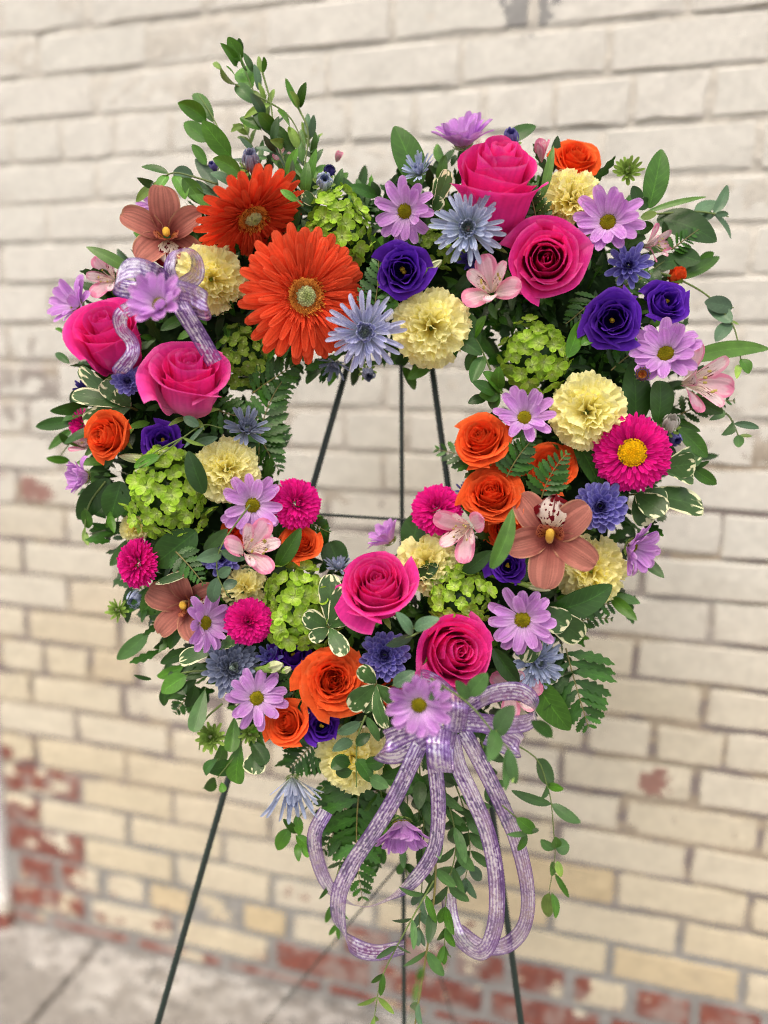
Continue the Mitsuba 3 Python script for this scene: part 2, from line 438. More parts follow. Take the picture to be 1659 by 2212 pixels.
def gerbera_bloom(rng):
    b = Bloom()
    for lay, (m, L, W, e0, e1, r0) in enumerate(((25, .385, .112, 4, -12, .12), (25, .35, .104, 11, -4, .12), (22, .27, .07, 18, 2, .12))):
        for i in range(m):
            phi = (i + .5 * lay) * 6.2832 / m + rng.normal(0, .035)
            b.add('petal', petal(rng, phi, r0, .012 * lay, L * rng.uniform(.93, 1.05), W * rng.uniform(.9, 1.1), e0 + rng.normal(0, 2.5), e1 + rng.normal(0, 5), 'tongue', 9, 5, -.14, rng.normal(0, 8), .002, 4, 'gerbera', rng.normal(0, .02)))
    b.add('eye_base', dome(.155, .035, .012, 'filament', .03, rng))
    b.add('short_petals', join([petal(rng, rng.uniform(0, 6.283), .125, .03, rng.uniform(.07, .17), .024, rng.uniform(18, 42), rng.uniform(0, 30), 'lance', 4, 3, .2, mat='gerbera') for _ in range(110)]), kind='stuff')
    b.add('filaments', join([petal(rng, rng.uniform(0, 6.283), rng.uniform(.075, .14), .035, rng.uniform(.035, .06), .013, rng.uniform(55, 85), rng.uniform(50, 90), 'lance', 3, 3, 0, mat='filament') for _ in range(230)]), kind='stuff')
    b.add('eye', join([dome(.076, .045, .03, 'gerbera_eye', .04, rng), beads(rng, 70, .075, .045, .028, .0075, 'gerbera_eye')]))
    calyx(b, rng, .1, -.03, 'bud_green', 14, .12)
    return b


def mum_bloom(rng, n=64, mat='blue_mum', heart='dark_mum', L=.43, W=.115, rise=78, quill=.5, curl=10, prof='oblong', lo=4, flat=1.0):
    b = Bloom()
    inner = []
    for i in range(n):
        f = i / (n - 1)
        phi = i * 2.39996 + rng.normal(0, .05)
        e0 = lo + rise * f ** 1.1 + rng.normal(0, 5)
        Li = L * (1 - .62 * f) * rng.uniform(.9, 1.08)
        p = petal(rng, phi, .03 + .03 * (1 - f), .05 * f, Li, W * (1 - .35 * f) * rng.uniform(.9, 1.1), e0, e0 + curl * (1 + f) + rng.normal(0, 8), prof, 7, 5, quill * (.5 + .5 * f), rng.normal(0, 12), mat=heart if f > .82 else mat)
        b.add('petal', p)
    calyx(b, rng, .08, -.03, 'bud_green', 10, .12)
    return b


def spider_bloom(rng, n=58, mat='spider', heart='spider_heart', L=.47, lo=2, rise=76, curl=14, W=.072):
    """Long quilled outer petals, shorter ones that curve inwards, a tight green heart."""
    b = Bloom()
    for f0, f1, m, ll, e0, e1, w in ((0, 1, int(n * .62), (.84, 1.08), (lo - 4, lo + 12), (-14, 22), W), (0, 1, int(n * .70), (.56, .84), (lo + 16, lo + 34), (10, 40), W * .95), (0, 1, int(n * .85), (.32, .54), (lo + .55 * rise, lo + .8 * rise), (30, 70), W * .85)):
        for i in range(m):
            phi = i * 6.2832 / m + rng.normal(0, .12)
            e = rng.uniform(*e0)
            b.add('petal', petal(rng, phi, .03, .01, L * rng.uniform(*ll), w * rng.uniform(.85, 1.15), e, e + rng.uniform(*e1), 'spoon', 8, 5, .6, rng.normal(0, 14), mat=mat, side=rng.normal(0, .06)))
    for i in range(22):
        f = i / 21
        b.add('heart_petal', petal(rng, i * 2.39996, .07 * (1 - f), .02 + .04 * f, .15 * (1 - .4 * f), W * .6, 70 + 15 * f, 110, 'spoon', 5, 3, .6, mat=heart))
    calyx(b, rng, .08, -.03, 'bud_green', 10, .12)
    return b


def bud_bloom(rng, n=26, mat='spider', L=.8, close=30):
    """A closed mum bud: petals standing round one another over a green cup."""
    b = Bloom()
    for i in range(n):
        f = i / (n - 1)
        b.add('petal', petal(rng, i * 2.39996, .17 * (1 - f) + .02, 0, L * (1 - .12 * f) * rng.uniform(.92, 1.05), .15, 78 - 8 * (1 - f), 96 + close * (1 - f), 'oblong', 7, 4, .5, rng.normal(0, 6), mat=mat))
    calyx(b, rng, .3, -.02, 'bud_green', 9, .30)
    return b


def button_bloom(rng, mat='dark_mum', n=34, centre='disc'):
    b = Bloom()
    for i in range(n):
        f = (i % 17) / 17
        lay = i // 17
        b.add('petal', petal(rng, f * 6.283 + lay * .18, .30 - .05 * lay, .05 * lay, .24, .12, 55 + 15 * lay, 140, 'oblong', 6, 4, .5, mat=mat))
    b.add('disc', join([dome(.32, .12, .02, centre, .04, rng), beads(rng, 60, .30, .12, .02, .022, centre)]))
    calyx(b, rng, .3, -.05, 'bud_green', 10, .34)
    return b


def aster_bloom(rng, n=210, tmin=0.0, tmax=100, disc=False, zs=.66, L=.36, W=.072):
    b = Bloom()
    for i in range(n):
        f = (i + .5) / n
        th = math.radians(tmin + (tmax - tmin) * math.sqrt(f))
        phi = i * 2.39996
        e = 90 - math.degrees(th) + rng.normal(0, 6)
        p = petal(rng, phi, .13 * math.sin(th) + (.07 if disc else 0), .13 * math.cos(th) * zs, L * rng.uniform(.9, 1.06) * (1 - .25 * (1 - f)), W, e, e - 14 + rng.normal(0, 9) + (40 if f < .12 and not disc else 0), 'spoon', 5, 3, .5, rng.normal(0, 15), mat='aster')
        p[0][:, 2] *= zs + .1
        b.add('petal', p)
    if disc:
        b.add('disc', join([dome(.165, .09, .10, 'yolk', .03, rng), beads(rng, 120, .165, .09, .098, .0105, 'yolk'), beads(rng, 50, .185, 0, .11, .012, 'yolk', .94)]))
    calyx(b, rng, .16, -.06, 'bud_green', 14, .26)
    return b


def carnation_bloom(rng, n=44, wide=1.0):
    b = Bloom()
    for i in range(n):
        f = i / (n - 1)
        th = math.radians(4 + 92 * f ** .72)
        phi = i * 2.39996 + rng.normal(0, .15)
        e = 90 - math.degrees(th)
        L = (.44 + .08 * f) * rng.uniform(.90, 1.06)
        b.add('petal', petal(rng, phi, .015, .0, L, rng.uniform(.34, .46) * wide, e + rng.normal(0, 6), e - 22 * f + rng.normal(0, 12), 'fan', 8, 17, .05, rng.normal(0, 14), .034 + .012 * rng.random(), rng.uniform(4.5, 7), 'carnation', rng.normal(0, .05), .035))
    b.add('calyx', join([(lambda m: (m[0], m[1], flat_uv('bud_green', len(m[0]))))(tube([[0, 0, .05], [0, 0, -.12], [0, 0, -.32]], [.07, .085, .04], 8))]), 'leaf')
    return b


def hydrangea_bloom(rng, n=46, mat='hydrangea', sx=1.0, sy=1.0, sz=.72, size=.240, deep=105):
    n = int(n * 1.22)
    return _hydrangea(rng, n, mat, sx, sy, sz, size, deep)


def _hydrangea(rng, n, mat, sx, sy, sz, size, deep):
    b = Bloom()
    for i in range(n):
        f = (i + .5) / n
        th = math.acos(1 - (1 - math.cos(math.radians(deep))) * f)
        ph = i * 2.39996
        c = np.array([sx * .41 * math.sin(th) * math.cos(ph), sy * .42 * math.sin(th) * math.sin(ph), sz * .42 * math.cos(th)]) * rng.uniform(.80, 1.16)
        c = c * (1 + .10 * math.sin(3 * ph + 2.1 * th) + .08 * math.cos(2 * ph - 3 * th))
        nrm = np.array([math.sin(th) * math.cos(ph), math.sin(th) * math.sin(ph), .25 + math.cos(th)]) + rng.normal(0, .32, 3)
        nrm /= np.linalg.norm(nrm)
        ref = np.array([.3, .2, .9]) if abs(nrm[2]) < .8 else np.array([1.0, .1, 0])
        x = np.cross(ref, nrm)
        x /= np.linalg.norm(x)
        R = np.stack([x, np.cross(nrm, x), nrm], 1)
        k = size * rng.uniform(.66, 1.18)
        a0 = rng.uniform(0, 6.28)
        pcs = [petal(rng, a0 + q * 1.5708, .02, 0 if q % 2 else .03, .54, .57, 16, 34 if q % 2 else 18, 'round', 6, 5, .24, rng.normal(0, 6), mat=mat) for q in range(4)]
        eye = dome(.075, .10, .01, 'bead', 0, None, 4, 9)
        b.add('floret', (eye[0] * k @ R.T + c, eye[1], eye[2]), subs=[('sepal', (q[0] * k @ R.T + c, q[1], q[2])) for q in pcs])
    b.add('core', (lambda m: (m[0] * [sx, sy, 1], m[1], m[2]))(dome(.33, .33 * sz, 0, 'filler', 0, None, 7, 15, 130)), 'leaf')
    return b


def alstro_bloom(rng, openness=1.0, closed=False):
    b = Bloom()
    lo = 62 if not closed else 80
    for i in range(3):
        b.add('petal', petal(rng, i * 2.0944 + rng.normal(0, .08), .03, 0, .62 * rng.uniform(.95, 1.05), .34, lo, 8 * openness if not closed else 74, 'obovate', 9, 7, .12, rng.normal(0, 6), .012, 4, 'alstro'))
    for i in range(3):
        b.add('inner_petal', petal(rng, i * 2.0944 + 1.047 + rng.normal(0, .08), .03, .02, .60 * rng.uniform(.95, 1.05), .22, lo + 8, 18 * openness if not closed else 80, 'obovate', 9, 5, .25, rng.normal(0, 6), .008, 4, 'alstro_inner'))
    if not closed:
        for i in range(6):
            a = rng.uniform(0, 6.28)
            q = [[.01, 0, .05], [.06 * math.cos(a), .06 * math.sin(a), .30], [.13 * math.cos(a), .13 * math.sin(a) - .03, .42]]
            v, f = tube(q, .008, 5)
            v2, f2 = tube([q[2], [q[2][0] + .03, q[2][1], q[2][2] + .035]], .016, 5)
            b.add('stamen', (v, f, flat_uv('alstro', len(v), .2)), subs=[('anther', (v2, f2, flat_uv('pollen', len(v2))))])
    return b


def orchid_bloom(rng):
    """Five spread petals and a frilled, freckled lip below a yellow capped column."""
    b = Bloom()
    for a, L, W, e0, e1, sd in ((90, .54, .40, 44, -14, .02), (20, .50, .34, 52, 12, .05), (160, .54, .34, 48, -22, -.05), (-42, .52, .36, 40, -12, -.06), (-138, .52, .38, 46, 8, .06)):
        b.add('petal', petal(rng, math.radians(a), .04, 0, L, W, e0, e1, 'round', 11, 9, .34, rng.normal(0, 10), .014, 3, 'orchid', sd))
    lip = petal(rng, math.radians(-90), .05, .05, .44, .42, 56, -30, 'obovate', 13, 17, -.22, 0, .020, 9, 'orchid_lip', 0, .035)
    b.add('lip', lip)
    for sgn in (-1, 1):
        b.add('lip_lobe', petal(rng, math.radians(-90 + sgn * 48), .05, .05, .25, .20, 64, 72, 'round', 7, 7, .5, sgn * -18, .006, 4, 'orchid_arm'))
    pts = cat_rom([[0, .03, .02], [0, .03, .13], [0, -.01, .22], [0, -.07, .26]], 8)
    v, f = tube(pts, [.03, .034, .037, .04, .043, .045, .043, .02], 8)
    b.add('column', (v, f, muv('orchid_cap', np.minimum(np.arange(len(v)) / len(v), 1), np.zeros(len(v)))))
    return b

# ------------------------------------------------------------------ the setting: wall, door, pavement
YAW, WALL_D = 0.265475, 1.19912
WT, WN = np.array([math.cos(YAW), -math.sin(YAW)]), np.array([math.sin(YAW), math.cos(YAW)])
Z0, COURSE, BRICK = 1.6638, 0.0677, 0.2065


def on_wall(s, z, d=0.0):
    """A point of the wall's face: s along it to the right, z up, d out towards the street."""
    s, z, d = np.broadcast_arrays(np.asarray(s, float), z, d)
    xy = (WALL_D - d)[..., None] * WN + s[..., None] * WT
    return np.concatenate([xy, z[..., None]], -1)


def spot_at(s, z, cs, cz, rs, rz):
    return dr.square((s - cs) / rs) + dr.square((z - cz) / rz)


def brick_colour(p, n, uv):
    s, z = p.x * WT[0] + p.y * WT[1], p.z
    idn = dr.floor(uv.x)
    r, r2 = mikit.cell_rand(idn, 1, 2), mikit.cell_rand(idn, 7, 4)
    k = mikit.smoothstep(.30, 1.15, z + (mikit.noise(s * 4, z * 4, 1) - .5) * .35)
    big = mikit.fbm(s * 9, z * 16, 3.0, 4)
    fine = mikit.fbm(s * 120, z * 120, 5.0, 3)
    low = mikit.mix((.68, .59, .43), (.67, .61, .50), r)
    warm = mikit.smoothstep(.80, .95, r2)
    low = low * (1 - .5 * warm) + mi.Color3f(.60, .45, .24) * (.5 * warm)
    paint = low * (1 - k) + mikit.mix((.700, .678, .628), (.68, .654, .608), r) * k
    paint = paint * (.93 + .13 * big) * (.88 + .22 * fine) * (1 + .06 * (r - .5))
    grime = mikit.smoothstep(.60, .80, mikit.fbm(s * 22, z * 34, 8.0, 4))
    paint = paint * (1 - grime * .14) + mi.Color3f(.32, .28, .24) * (grime * .14)
    peel = uv.y - dr.floor(uv.y)
    m = mikit.fbm(s * 26, z * 44, 11.0, 4) + (mikit.noise(s * 160, z * 160, 2.0) - .5) * .10
    bare = mikit.smoothstep(.0, .05, peel * 1.25 - .25 - m * .95)
    red = mikit.mix((.30, .105, .075), (.21, .075, .066), mikit.fbm(s * 30, z * 50, 4.0)) * (.75 + .5 * fine)
    dust = mikit.smoothstep(.42, .70, mikit.fbm(s * 40, z * 40, 21.0, 4)) * .55
    red = red * (1 - dust) + mi.Color3f(.42, .38, .35) * dust
    c = paint * (1 - bare) + red * bare
    wob = (mikit.fbm(s * 90, z * 90, 6.0) - .5) * 1.6
    q1 = mikit.smoothstep(.9, .5, spot_at(s, z, -.126, 1.700, .046, .052) + wob)
    q2 = mikit.smoothstep(.9, .6, spot_at(s, z, .1305, .546, .024, .026) + wob * 1.4)
    q3 = mikit.smoothstep(.9, .6, spot_at(s, z, -1.014, .949, .045, .03) + wob * 1.4)
    c = c * (1 - .75 * q1) + mi.Color3f(.20, .20, .21) * (.75 * q1)
    q23 = dr.maximum(q2, q3) * .8
    return c * (1 - q23) + mi.Color3f(.26, .085, .075) * q23


def mortar_colour(p, n, uv):
    s, z = p.x * WT[0] + p.y * WT[1], p.z
    k = mikit.smoothstep(.85, 1.18, z + (mikit.noise(s * 5, z * 5, 1) - .5) * .5)
    big, fine = mikit.fbm(s * 14, z * 22, 3.0, 4), mikit.fbm(s * 150, z * 150, 5.0, 3)
    raw = mikit.mix((.245, .20, .20), (.33, .285, .265), big)
    g = mikit.smoothstep(.42, .22, z)
    raw = raw * (1 - g) + mikit.mix((.27, .265, .26), (.40, .385, .37), big) * g
    c = raw * (1 - k) + mikit.mix((.60, .56, .50), (.69, .655, .60), big) * k
    patch = mikit.smoothstep(.50, .58, mikit.fbm(s * 17, z * 40, 31.0, 4)) * (1 - g) * (1 - k) * .7
    c = c * (1 - patch) + mi.Color3f(.50, .42, .31) * patch
    return c * (.8 + .4 * fine)


def concrete_colour(p, n, uv):
    s, d = p.x * WT[0] + p.y * WT[1], WALL_D - (p.x * WN[0] + p.y * WN[1])
    big, mid, fine = mikit.fbm(s * 3, d * 3, 1.0, 4), mikit.fbm(s * 14, d * 14, 4.0, 4), mikit.fbm(s * 160, d * 160, 2.0, 3)
    c = mikit.mix((.235, .21, .19), (.36, .34, .32), .5 * big + .5 * mid) * (.74 + .52 * fine)
    stain = mikit.smoothstep(.52, .70, mikit.fbm(s * 6 + 7, d * 6, 9.0, 4)) * .35
    c = c * (1 - stain) + mi.Color3f(.20, .165, .13) * stain
    bloom = mikit.smoothstep(.16, .0, d + (mikit.fbm(s * 12, d * 20, 15.0, 4) - .5) * .22) * mikit.smoothstep(.30, .60, mikit.fbm(s * 30, d * 50, 12.0, 4)) * .8
    c = c * (1 - bloom) + mi.Color3f(.66, .64, .62) * bloom
    pebble = mikit.smoothstep(.83, .88, mikit.noise(s * 75, d * 75, 3.0))
    return c * (1 - pebble * .45)


scene['brick_paint'] = {'type': 'twosided', 'inner': {'type': 'principled', 'base_color': mikit.proc(brick_colour), 'roughness': 0.85, 'specular': 0.25}}
scene['mortar'] = {'type': 'twosided', 'inner': {'type': 'diffuse', 'reflectance': mikit.proc(mortar_colour)}}
scene['concrete'] = {'type': 'bumpmap', 'inner': {'type': 'principled', 'base_color': mikit.proc(concrete_colour), 'roughness': 0.8, 'specular': 0.25},
                     'arbitrary': mikit.proc(lambda p, n, uv: .004 * mikit.fbm(p.x * 90, p.y * 90, p.z * 90)), 'scale': 1.0}

rng = np.random.default_rng(11)
wall = thing('brick_wall', 'painted brick wall with red brick showing through at its foot', 'wall')


def brick_mesh(s0, s1, z0, z1, front):
    cs = np.array([0, .0028, .05, (s1 - s0) / 2, s1 - s0 - .05, s1 - s0 - .0028, s1 - s0])
    if s1 - s0 < .13:
        cs = np.array([0, .0028, .03, (s1 - s0) / 2, s1 - s0 - .03, s1 - s0 - .0028, s1 - s0])
    rs = np.array([0, .0028, (z1 - z0) / 2, z1 - z0 - .0028, z1 - z0])
    z, x = np.meshgrid(rs, cs, indexing='ij')
    x = s0 + x + rng.normal(0, .0013, x.shape)
    z = z0 + z + rng.normal(0, .0013, z.shape)
    d = np.full(x.shape, front) + rng.normal(0, .00035, x.shape)
    d[[0, -1], :] -= .0035
    d[:, [0, -1]] -= .0035
    d[[0, -1], :] = np.minimum(d[[0, -1], :], front - .003)
    for a, b in ((1, 1), (1, 5), (3, 1), (3, 5)):
        d[a, b] -= .0025 * rng.random()
    return on_wall(x, z, d).reshape(-1, 3), gfaces(5, 7)


def peel_of(k, s):
    if k >= 24:
        return rng.uniform(.62, .95)
    if k == 23:
        return rng.uniform(.45, .92)
    if k == 22:
        return rng.uniform(.55, .95) if s > -.28 else rng.uniform(.2, .8) if s > -.60 else rng.uniform(.1, .5) if s > -.88 else rng.uniform(.6, .85)
    if k in (20, 21):
        return rng.uniform(.62, .88) if s < -1.0 else rng.uniform(.3, .6) if (k == 21 and -.55 < s < -.2) else rng.uniform(0, .30)
    if k in (18, 19):
        return rng.uniform(.5, .75) if s < -.98 else rng.uniform(0, .3)
    return rng.uniform(0, .33)


rest = []
for k in range(-12, 25):
    zt, zb = Z0 - k * COURSE, Z0 - (k + 1) * COURSE
    zb = max(zb, .006)
    head = k % 7 == 1
    pitch = BRICK / 2 if head else BRICK
    off = .02 if head else (-.015 if k % 2 == 0 else .085)
    joint = .0085 if k < 14 else .0115 if k < 22 else .019
    for i in range(int(-1.3 / pitch) - 1, int(1.6 / pitch)):
        a = off + i * pitch
        b = a + pitch
        a, b = a + joint / 2 + rng.normal(0, .0015), b - joint / 2 + rng.normal(0, .0015)
        a, b = max(a, -1.135), b
        if b - a < .03 or a > 1.5:
            continue
        jz = .0042 if k < 14 else .0055 if k < 22 else .0085
        wav = .0012 * math.sin(a * 9 + k)
        m = brick_mesh(a, b, zb + jz + wav + rng.normal(0, .001), zt - jz + wav + rng.normal(0, .001), rng.normal(0, .0012))
        pl = peel_of(k, (a + b) / 2)
        uv = np.tile([[uid() + .5, .01 + .97 * min(pl, 1.0)]], (len(m[0]), 1))
        if -3 <= k and a < .44:
            put('brick', m[0], m[1], 'brick_paint', uv, False, wall)
        else:
            rest.append((m[0], m[1], uv))
v, f, uv = join(rest)
put('outer_brick', v, f, 'brick_paint', uv, False, wall, kind='stuff')
gs, gz = np.meshgrid(np.arange(-1.14, 1.52, .009), np.arange(-.02, 2.5, .0062), indexing='xy')
edge = np.abs(((Z0 - gz) / COURSE + .5) % 1 - .5) * COURSE
deep = -.0042 - .0008 * smst(.014, .003, edge) + .0026 * smst(.85, 1.15, gz) * smst(.004, .012, edge) + .005 * (meshkit.fbm(np.stack([gs * 60, gz * 60, gs * 0], -1)) - .5)
deep = deep - .016 * np.exp(-((gs + .939) / .007) ** 2 - ((gz - 1.716) / .016) ** 2)
put('mortar_bed', on_wall(gs, gz, deep).reshape(-1, 3), gfaces(*gs.shape), 'mortar', None, True, wall)


def wall_box(s0, s1, z0, z1, d0, d1, bev=.004):
    v, f = [], []
    for dd, ins in ((d0, 0), (d1 - bev, 0), (d1, bev)):
        v += [[s0 + ins, z0 + ins, dd], [s1 - ins, z0 + ins, dd], [s1 - ins, z1 - ins, dd], [s0 + ins, z1 - ins, dd]]
    for l in (0, 4):
        for i in range(4):
            j = (i + 1) % 4
            f += [[l + i, l + j, l + 4 + j], [l + i, l + 4 + j, l + 4 + i]]
    f += [[8, 9, 10], [8, 10, 11], [0, 2, 1], [0, 3, 2]]
    v = np.array(v)
    return on_wall(v[:, 0], v[:, 1], v[:, 2]), np.array(f)


scene['white_paint'] = {'type': 'twosided', 'inner': {'type': 'principled', 'base_color': mikit.proc(lambda p, n, uv: mikit.mix((.80, .79, .77), (.66, .62, .52), mikit.smoothstep(.12, .03, p.z + .05 * mikit.noise(p.x * 60, p.y * 60, p.z * 30)))), 'roughness': 0.5}}
door = thing('door_frame', 'white painted door frame post at the far left of the brick wall', 'door frame')
put('post', *wall_box(-1.235, -1.142, .045, 2.3, -.06, .012), 'white_paint', None, False, door)
put('jamb', *wall_box(-1.34, -1.236, .045, 2.3, -.12, -.03), 'white_paint', None, False, door)
put('plinth', *wall_box(-1.238, -1.139, .028, .07, -.05, .016), 'white_paint', None, False, door)
sill = thing('brick_sill', 'worn red brick sill under the white door frame', 'sill')
for i in range(2):
    v, f = wall_box(-1.36 + i * .115, -1.25 + i * .115, -.01, .026, -.1, .02, .006)
    put('brick', v, f, 'brick_paint', np.tile([[uid() + .5, .96]], (len(v), 1)), False, sill)

# pavement: slabs with tooled joints square to the wall, a base sheet out to the horizon
pave = thing('pavement', 'grey brown concrete pavement with whitish bloom along the wall', 'pavement', kind='structure')
g = np.array([[-60, -60, -.02], [60, -60, -.02], [60, 60, -.02], [-60, 60, -.02]], float)
ground = thing('ground', 'flat grey ground around the pavement', 'ground', kind='structure')
put(ground, g, np.array([[0, 1, 2], [0, 2, 3]]), {'type': 'diffuse', 'reflectance': {'type': 'rgb', 'value': [.22, .21, .2]}}, None, False)
for i in range(-2, 4):
    for j in range(3):
        s0, s1, d0, d1 = -.925 + i * 1.25 + .004, -.925 + (i + 1) * 1.25 - .004, -.01 + j * 1.25 + .004 * (j > 0), -.01 + (j + 1) * 1.25 - .004
        v = []
        for z, ins in ((-.019, 0), (-.007, 0), (-.002, .003), (0, .009)):
            v += [[s0 + ins, d0 + ins, z], [s1 - ins, d0 + ins, z], [s1 - ins, d1 - ins, z], [s0 + ins, d1 - ins, z]]
        f = []
        for l in (0, 4, 8):
            for q in range(4):
                w = (q + 1) % 4
                f += [[l + q, l + 4 + w, l + w], [l + q, l + 4 + q, l + 4 + w]]
        f += [[12, 14, 13], [12, 15, 14]]
        v = np.array(v)
        put('slab', on_wall(v[:, 0], v[:, 2], v[:, 1]), np.array(f), 'concrete', None, False, pave)
# crumbled mortar along the foot of the wall
deb = []
for i in range(420):
    s, d = rng.uniform(-1.12, 1.2), abs(rng.normal(0, .022)) + .004
    r = rng.uniform(.0015, .006) * (1 if rng.random() < .9 else 1.8)
    p = on_wall(s, r * .4, d)
    o = np.array([[1, 0, 0], [-1, 0, 0], [0, 1, 0], [0, -1, 0], [0, 0, .8], [0, 0, -.8]]) * r * rng.uniform(.6, 1.3, (6, 1))
    deb.append((p + o, np.array([[0, 2, 4], [2, 1, 4], [1, 3, 4], [3, 0, 4], [2, 0, 5], [1, 2, 5], [3, 1, 5], [0, 3, 5]])))
v, f, _ = join(deb)
put(thing('mortar_rubble', 'crumbs of pale mortar along the foot of the wall', 'rubble', kind='stuff'), v, f, 'mortar', None, False)

# ------------------------------------------------------------------ the easel and the wreath's foam heart
scene['green_wire'] = {'type': 'principled', 'base_color': {'type': 'rgb', 'value': [.012, .026, .022]}, 'roughness': 0.38, 'specular': 0.6}
easel = thing('wire_easel', 'dark green wire easel stand carrying the heart wreath', 'easel')


def to_ground(a, b):
    """Runs the line from a through b (wreath frame) down to the pavement."""
    wa, wb = world(a), world(b)
    return wa + (wb - wa) * (wa[2] - .001) / (wa[2] - wb[2])


def rod(name, a, b, r, bend=0.0):
    t = np.linspace(0, 1, 12)[:, None]
    pts = a + (b - a) * t + np.array([0, 0.0, bend]) * (4 * t * (1 - t))
    v, f = tube(pts, r, 10)
    return put(name, v, f, 'green_wire', None, 40, easel)


top = P(840, 470, -.075)
legL = to_ground(P(751, 790, -.072), P(344, 2200, -.060))
legR = to_ground(P(934, 800, -.072), P(1126, 2212, -.060))
rod('leg', world(P(800, 620, -.075)), legL, .0036)
rod('leg', world(P(908, 610, -.075)), legR, .0036)
back = to_ground(P(868, 760, -.085), P(873, 2190, -.13))
rod('rear_leg', world(P(866, 560, -.08)), back, .0026)
rod('crossbar', world(P(672, 1110, -.068)), world(P(985, 1130, -.068)), .0018)
rod('top_bar', world(P(800, 620, -.075)), world(P(908, 610, -.075)), .0028)
hinge = world(P(872, 1856, -.112))
v, f = tube([hinge - [0, 0, .006], hinge, hinge + [0, 0, .006]], [.0035, .0055, .0035], 10)
put('collar', v, f, 'green_wire', None, 40, easel)
for u in (585, 978):
    w0 = P(u, 2196, -.40)
    rod('brace', hinge, to_ground(P(872, 1856, -.112), w0), .0013)

HEART = [(840, 620), (740, 600), (640, 590), (530, 610), (440, 680), (385, 780), (370, 900), (385, 1020), (430, 1140), (510, 1260), (610, 1370), (720, 1440), (830, 1460),
         (940, 1420), (1040, 1330), (1130, 1220), (1210, 1100), (1262, 980), (1285, 860), (1275, 740), (1225, 630), (1150, 550), (1050, 530), (950, 560), (840, 620)]
ring = cat_rom([P(a, b, -.030) for a, b in HEART], 120)
v, f = tube(ring, .058 + .004 * np.sin(np.arange(120) * 1.7), 14, False)
v[:, 2] = -.030 + (v[:, 2] + .030) * .5
v = v + .006 * (meshkit.fbm(v * 60)[:, None] - .5)
scene['moss'] = {'type': 'diffuse', 'reflectance': mikit.proc(lambda p, n, uv: mi.Color3f(.012, .026, .010) * (.4 + 1.2 * mikit.fbm(p.x * 160, p.y * 160, p.z * 160)))}
put(thing('foam_heart', 'dark green heart shaped foam base behind the flowers', 'wreath base'), world(v), f, 'moss')


# ------------------------------------------------------------------ leaves
def leaf(p0, p1, W, nrm=(0, 0, 1), prof='ovate', bend=.06, fold=.15, mat='salal', nt=9, ns=5, serr=0.0, curl=0.0, sweep=0.0, lobes=0):
    p0, p1 = np.asarray(p0, float), np.asarray(p1, float)
    x = p1 - p0
    L = np.linalg.norm(x)
    x = x / L
    z = np.asarray(nrm, float)
    z = z - x * (z @ x)
    z /= np.linalg.norm(z) + 1e-9
    y = np.cross(z, x)
    t = np.linspace(0, 1, nt)[:, None]
    if not lobes:
        t = 1 - (1 - t) ** 1.35
    s = np.linspace(-1, 1, ns)[None, :]
    w = W / 2 * PROF[prof](t)
    if lobes:
        w = w * (.58 + .42 * np.abs(((t * lobes) % 1.0) * 2 - 1) ** .8)
    if serr:
        w = w * (1 + serr * (np.arange(nt) % 2)[:, None])
    v = p0 + x * (t * L)[..., None] + y * (s * w)[..., None] + z * (bend * L * 4 * t * (1 - t) + fold * np.abs(s) * w + curl * L * t ** 2 + 0 * s)[..., None]
    if lobes:
        v = v + x * (np.abs(s) * w * .55)[..., None]
    v = v + y * (sweep * L * 4 * t * (1 - t) + 0 * s)[..., None]
    return v.reshape(-1, 3), gfaces(nt, ns), muv(mat, t, s)


def big_leaf(name, a, b, W, h=(0, .02), nrm=(0, 0, 1), mat='salal', label=None, cat='leaf', group=None, **kw):
    """One broad leaf from (u, v) a to b."""
    key = thing(name, label, cat, group)
    hu = (D0 - h[0]) / FOC
    kw.setdefault('nt', 25)
    kw.setdefault('ns', 7)
    v, f, uv = leaf(P(*a, h[0]), P(*b, h[1]), W * hu, nrm, mat=mat, **kw)
    put(key, world(v), f, 'leaf', uv)
    return key


lr = np.random.default_rng(5)


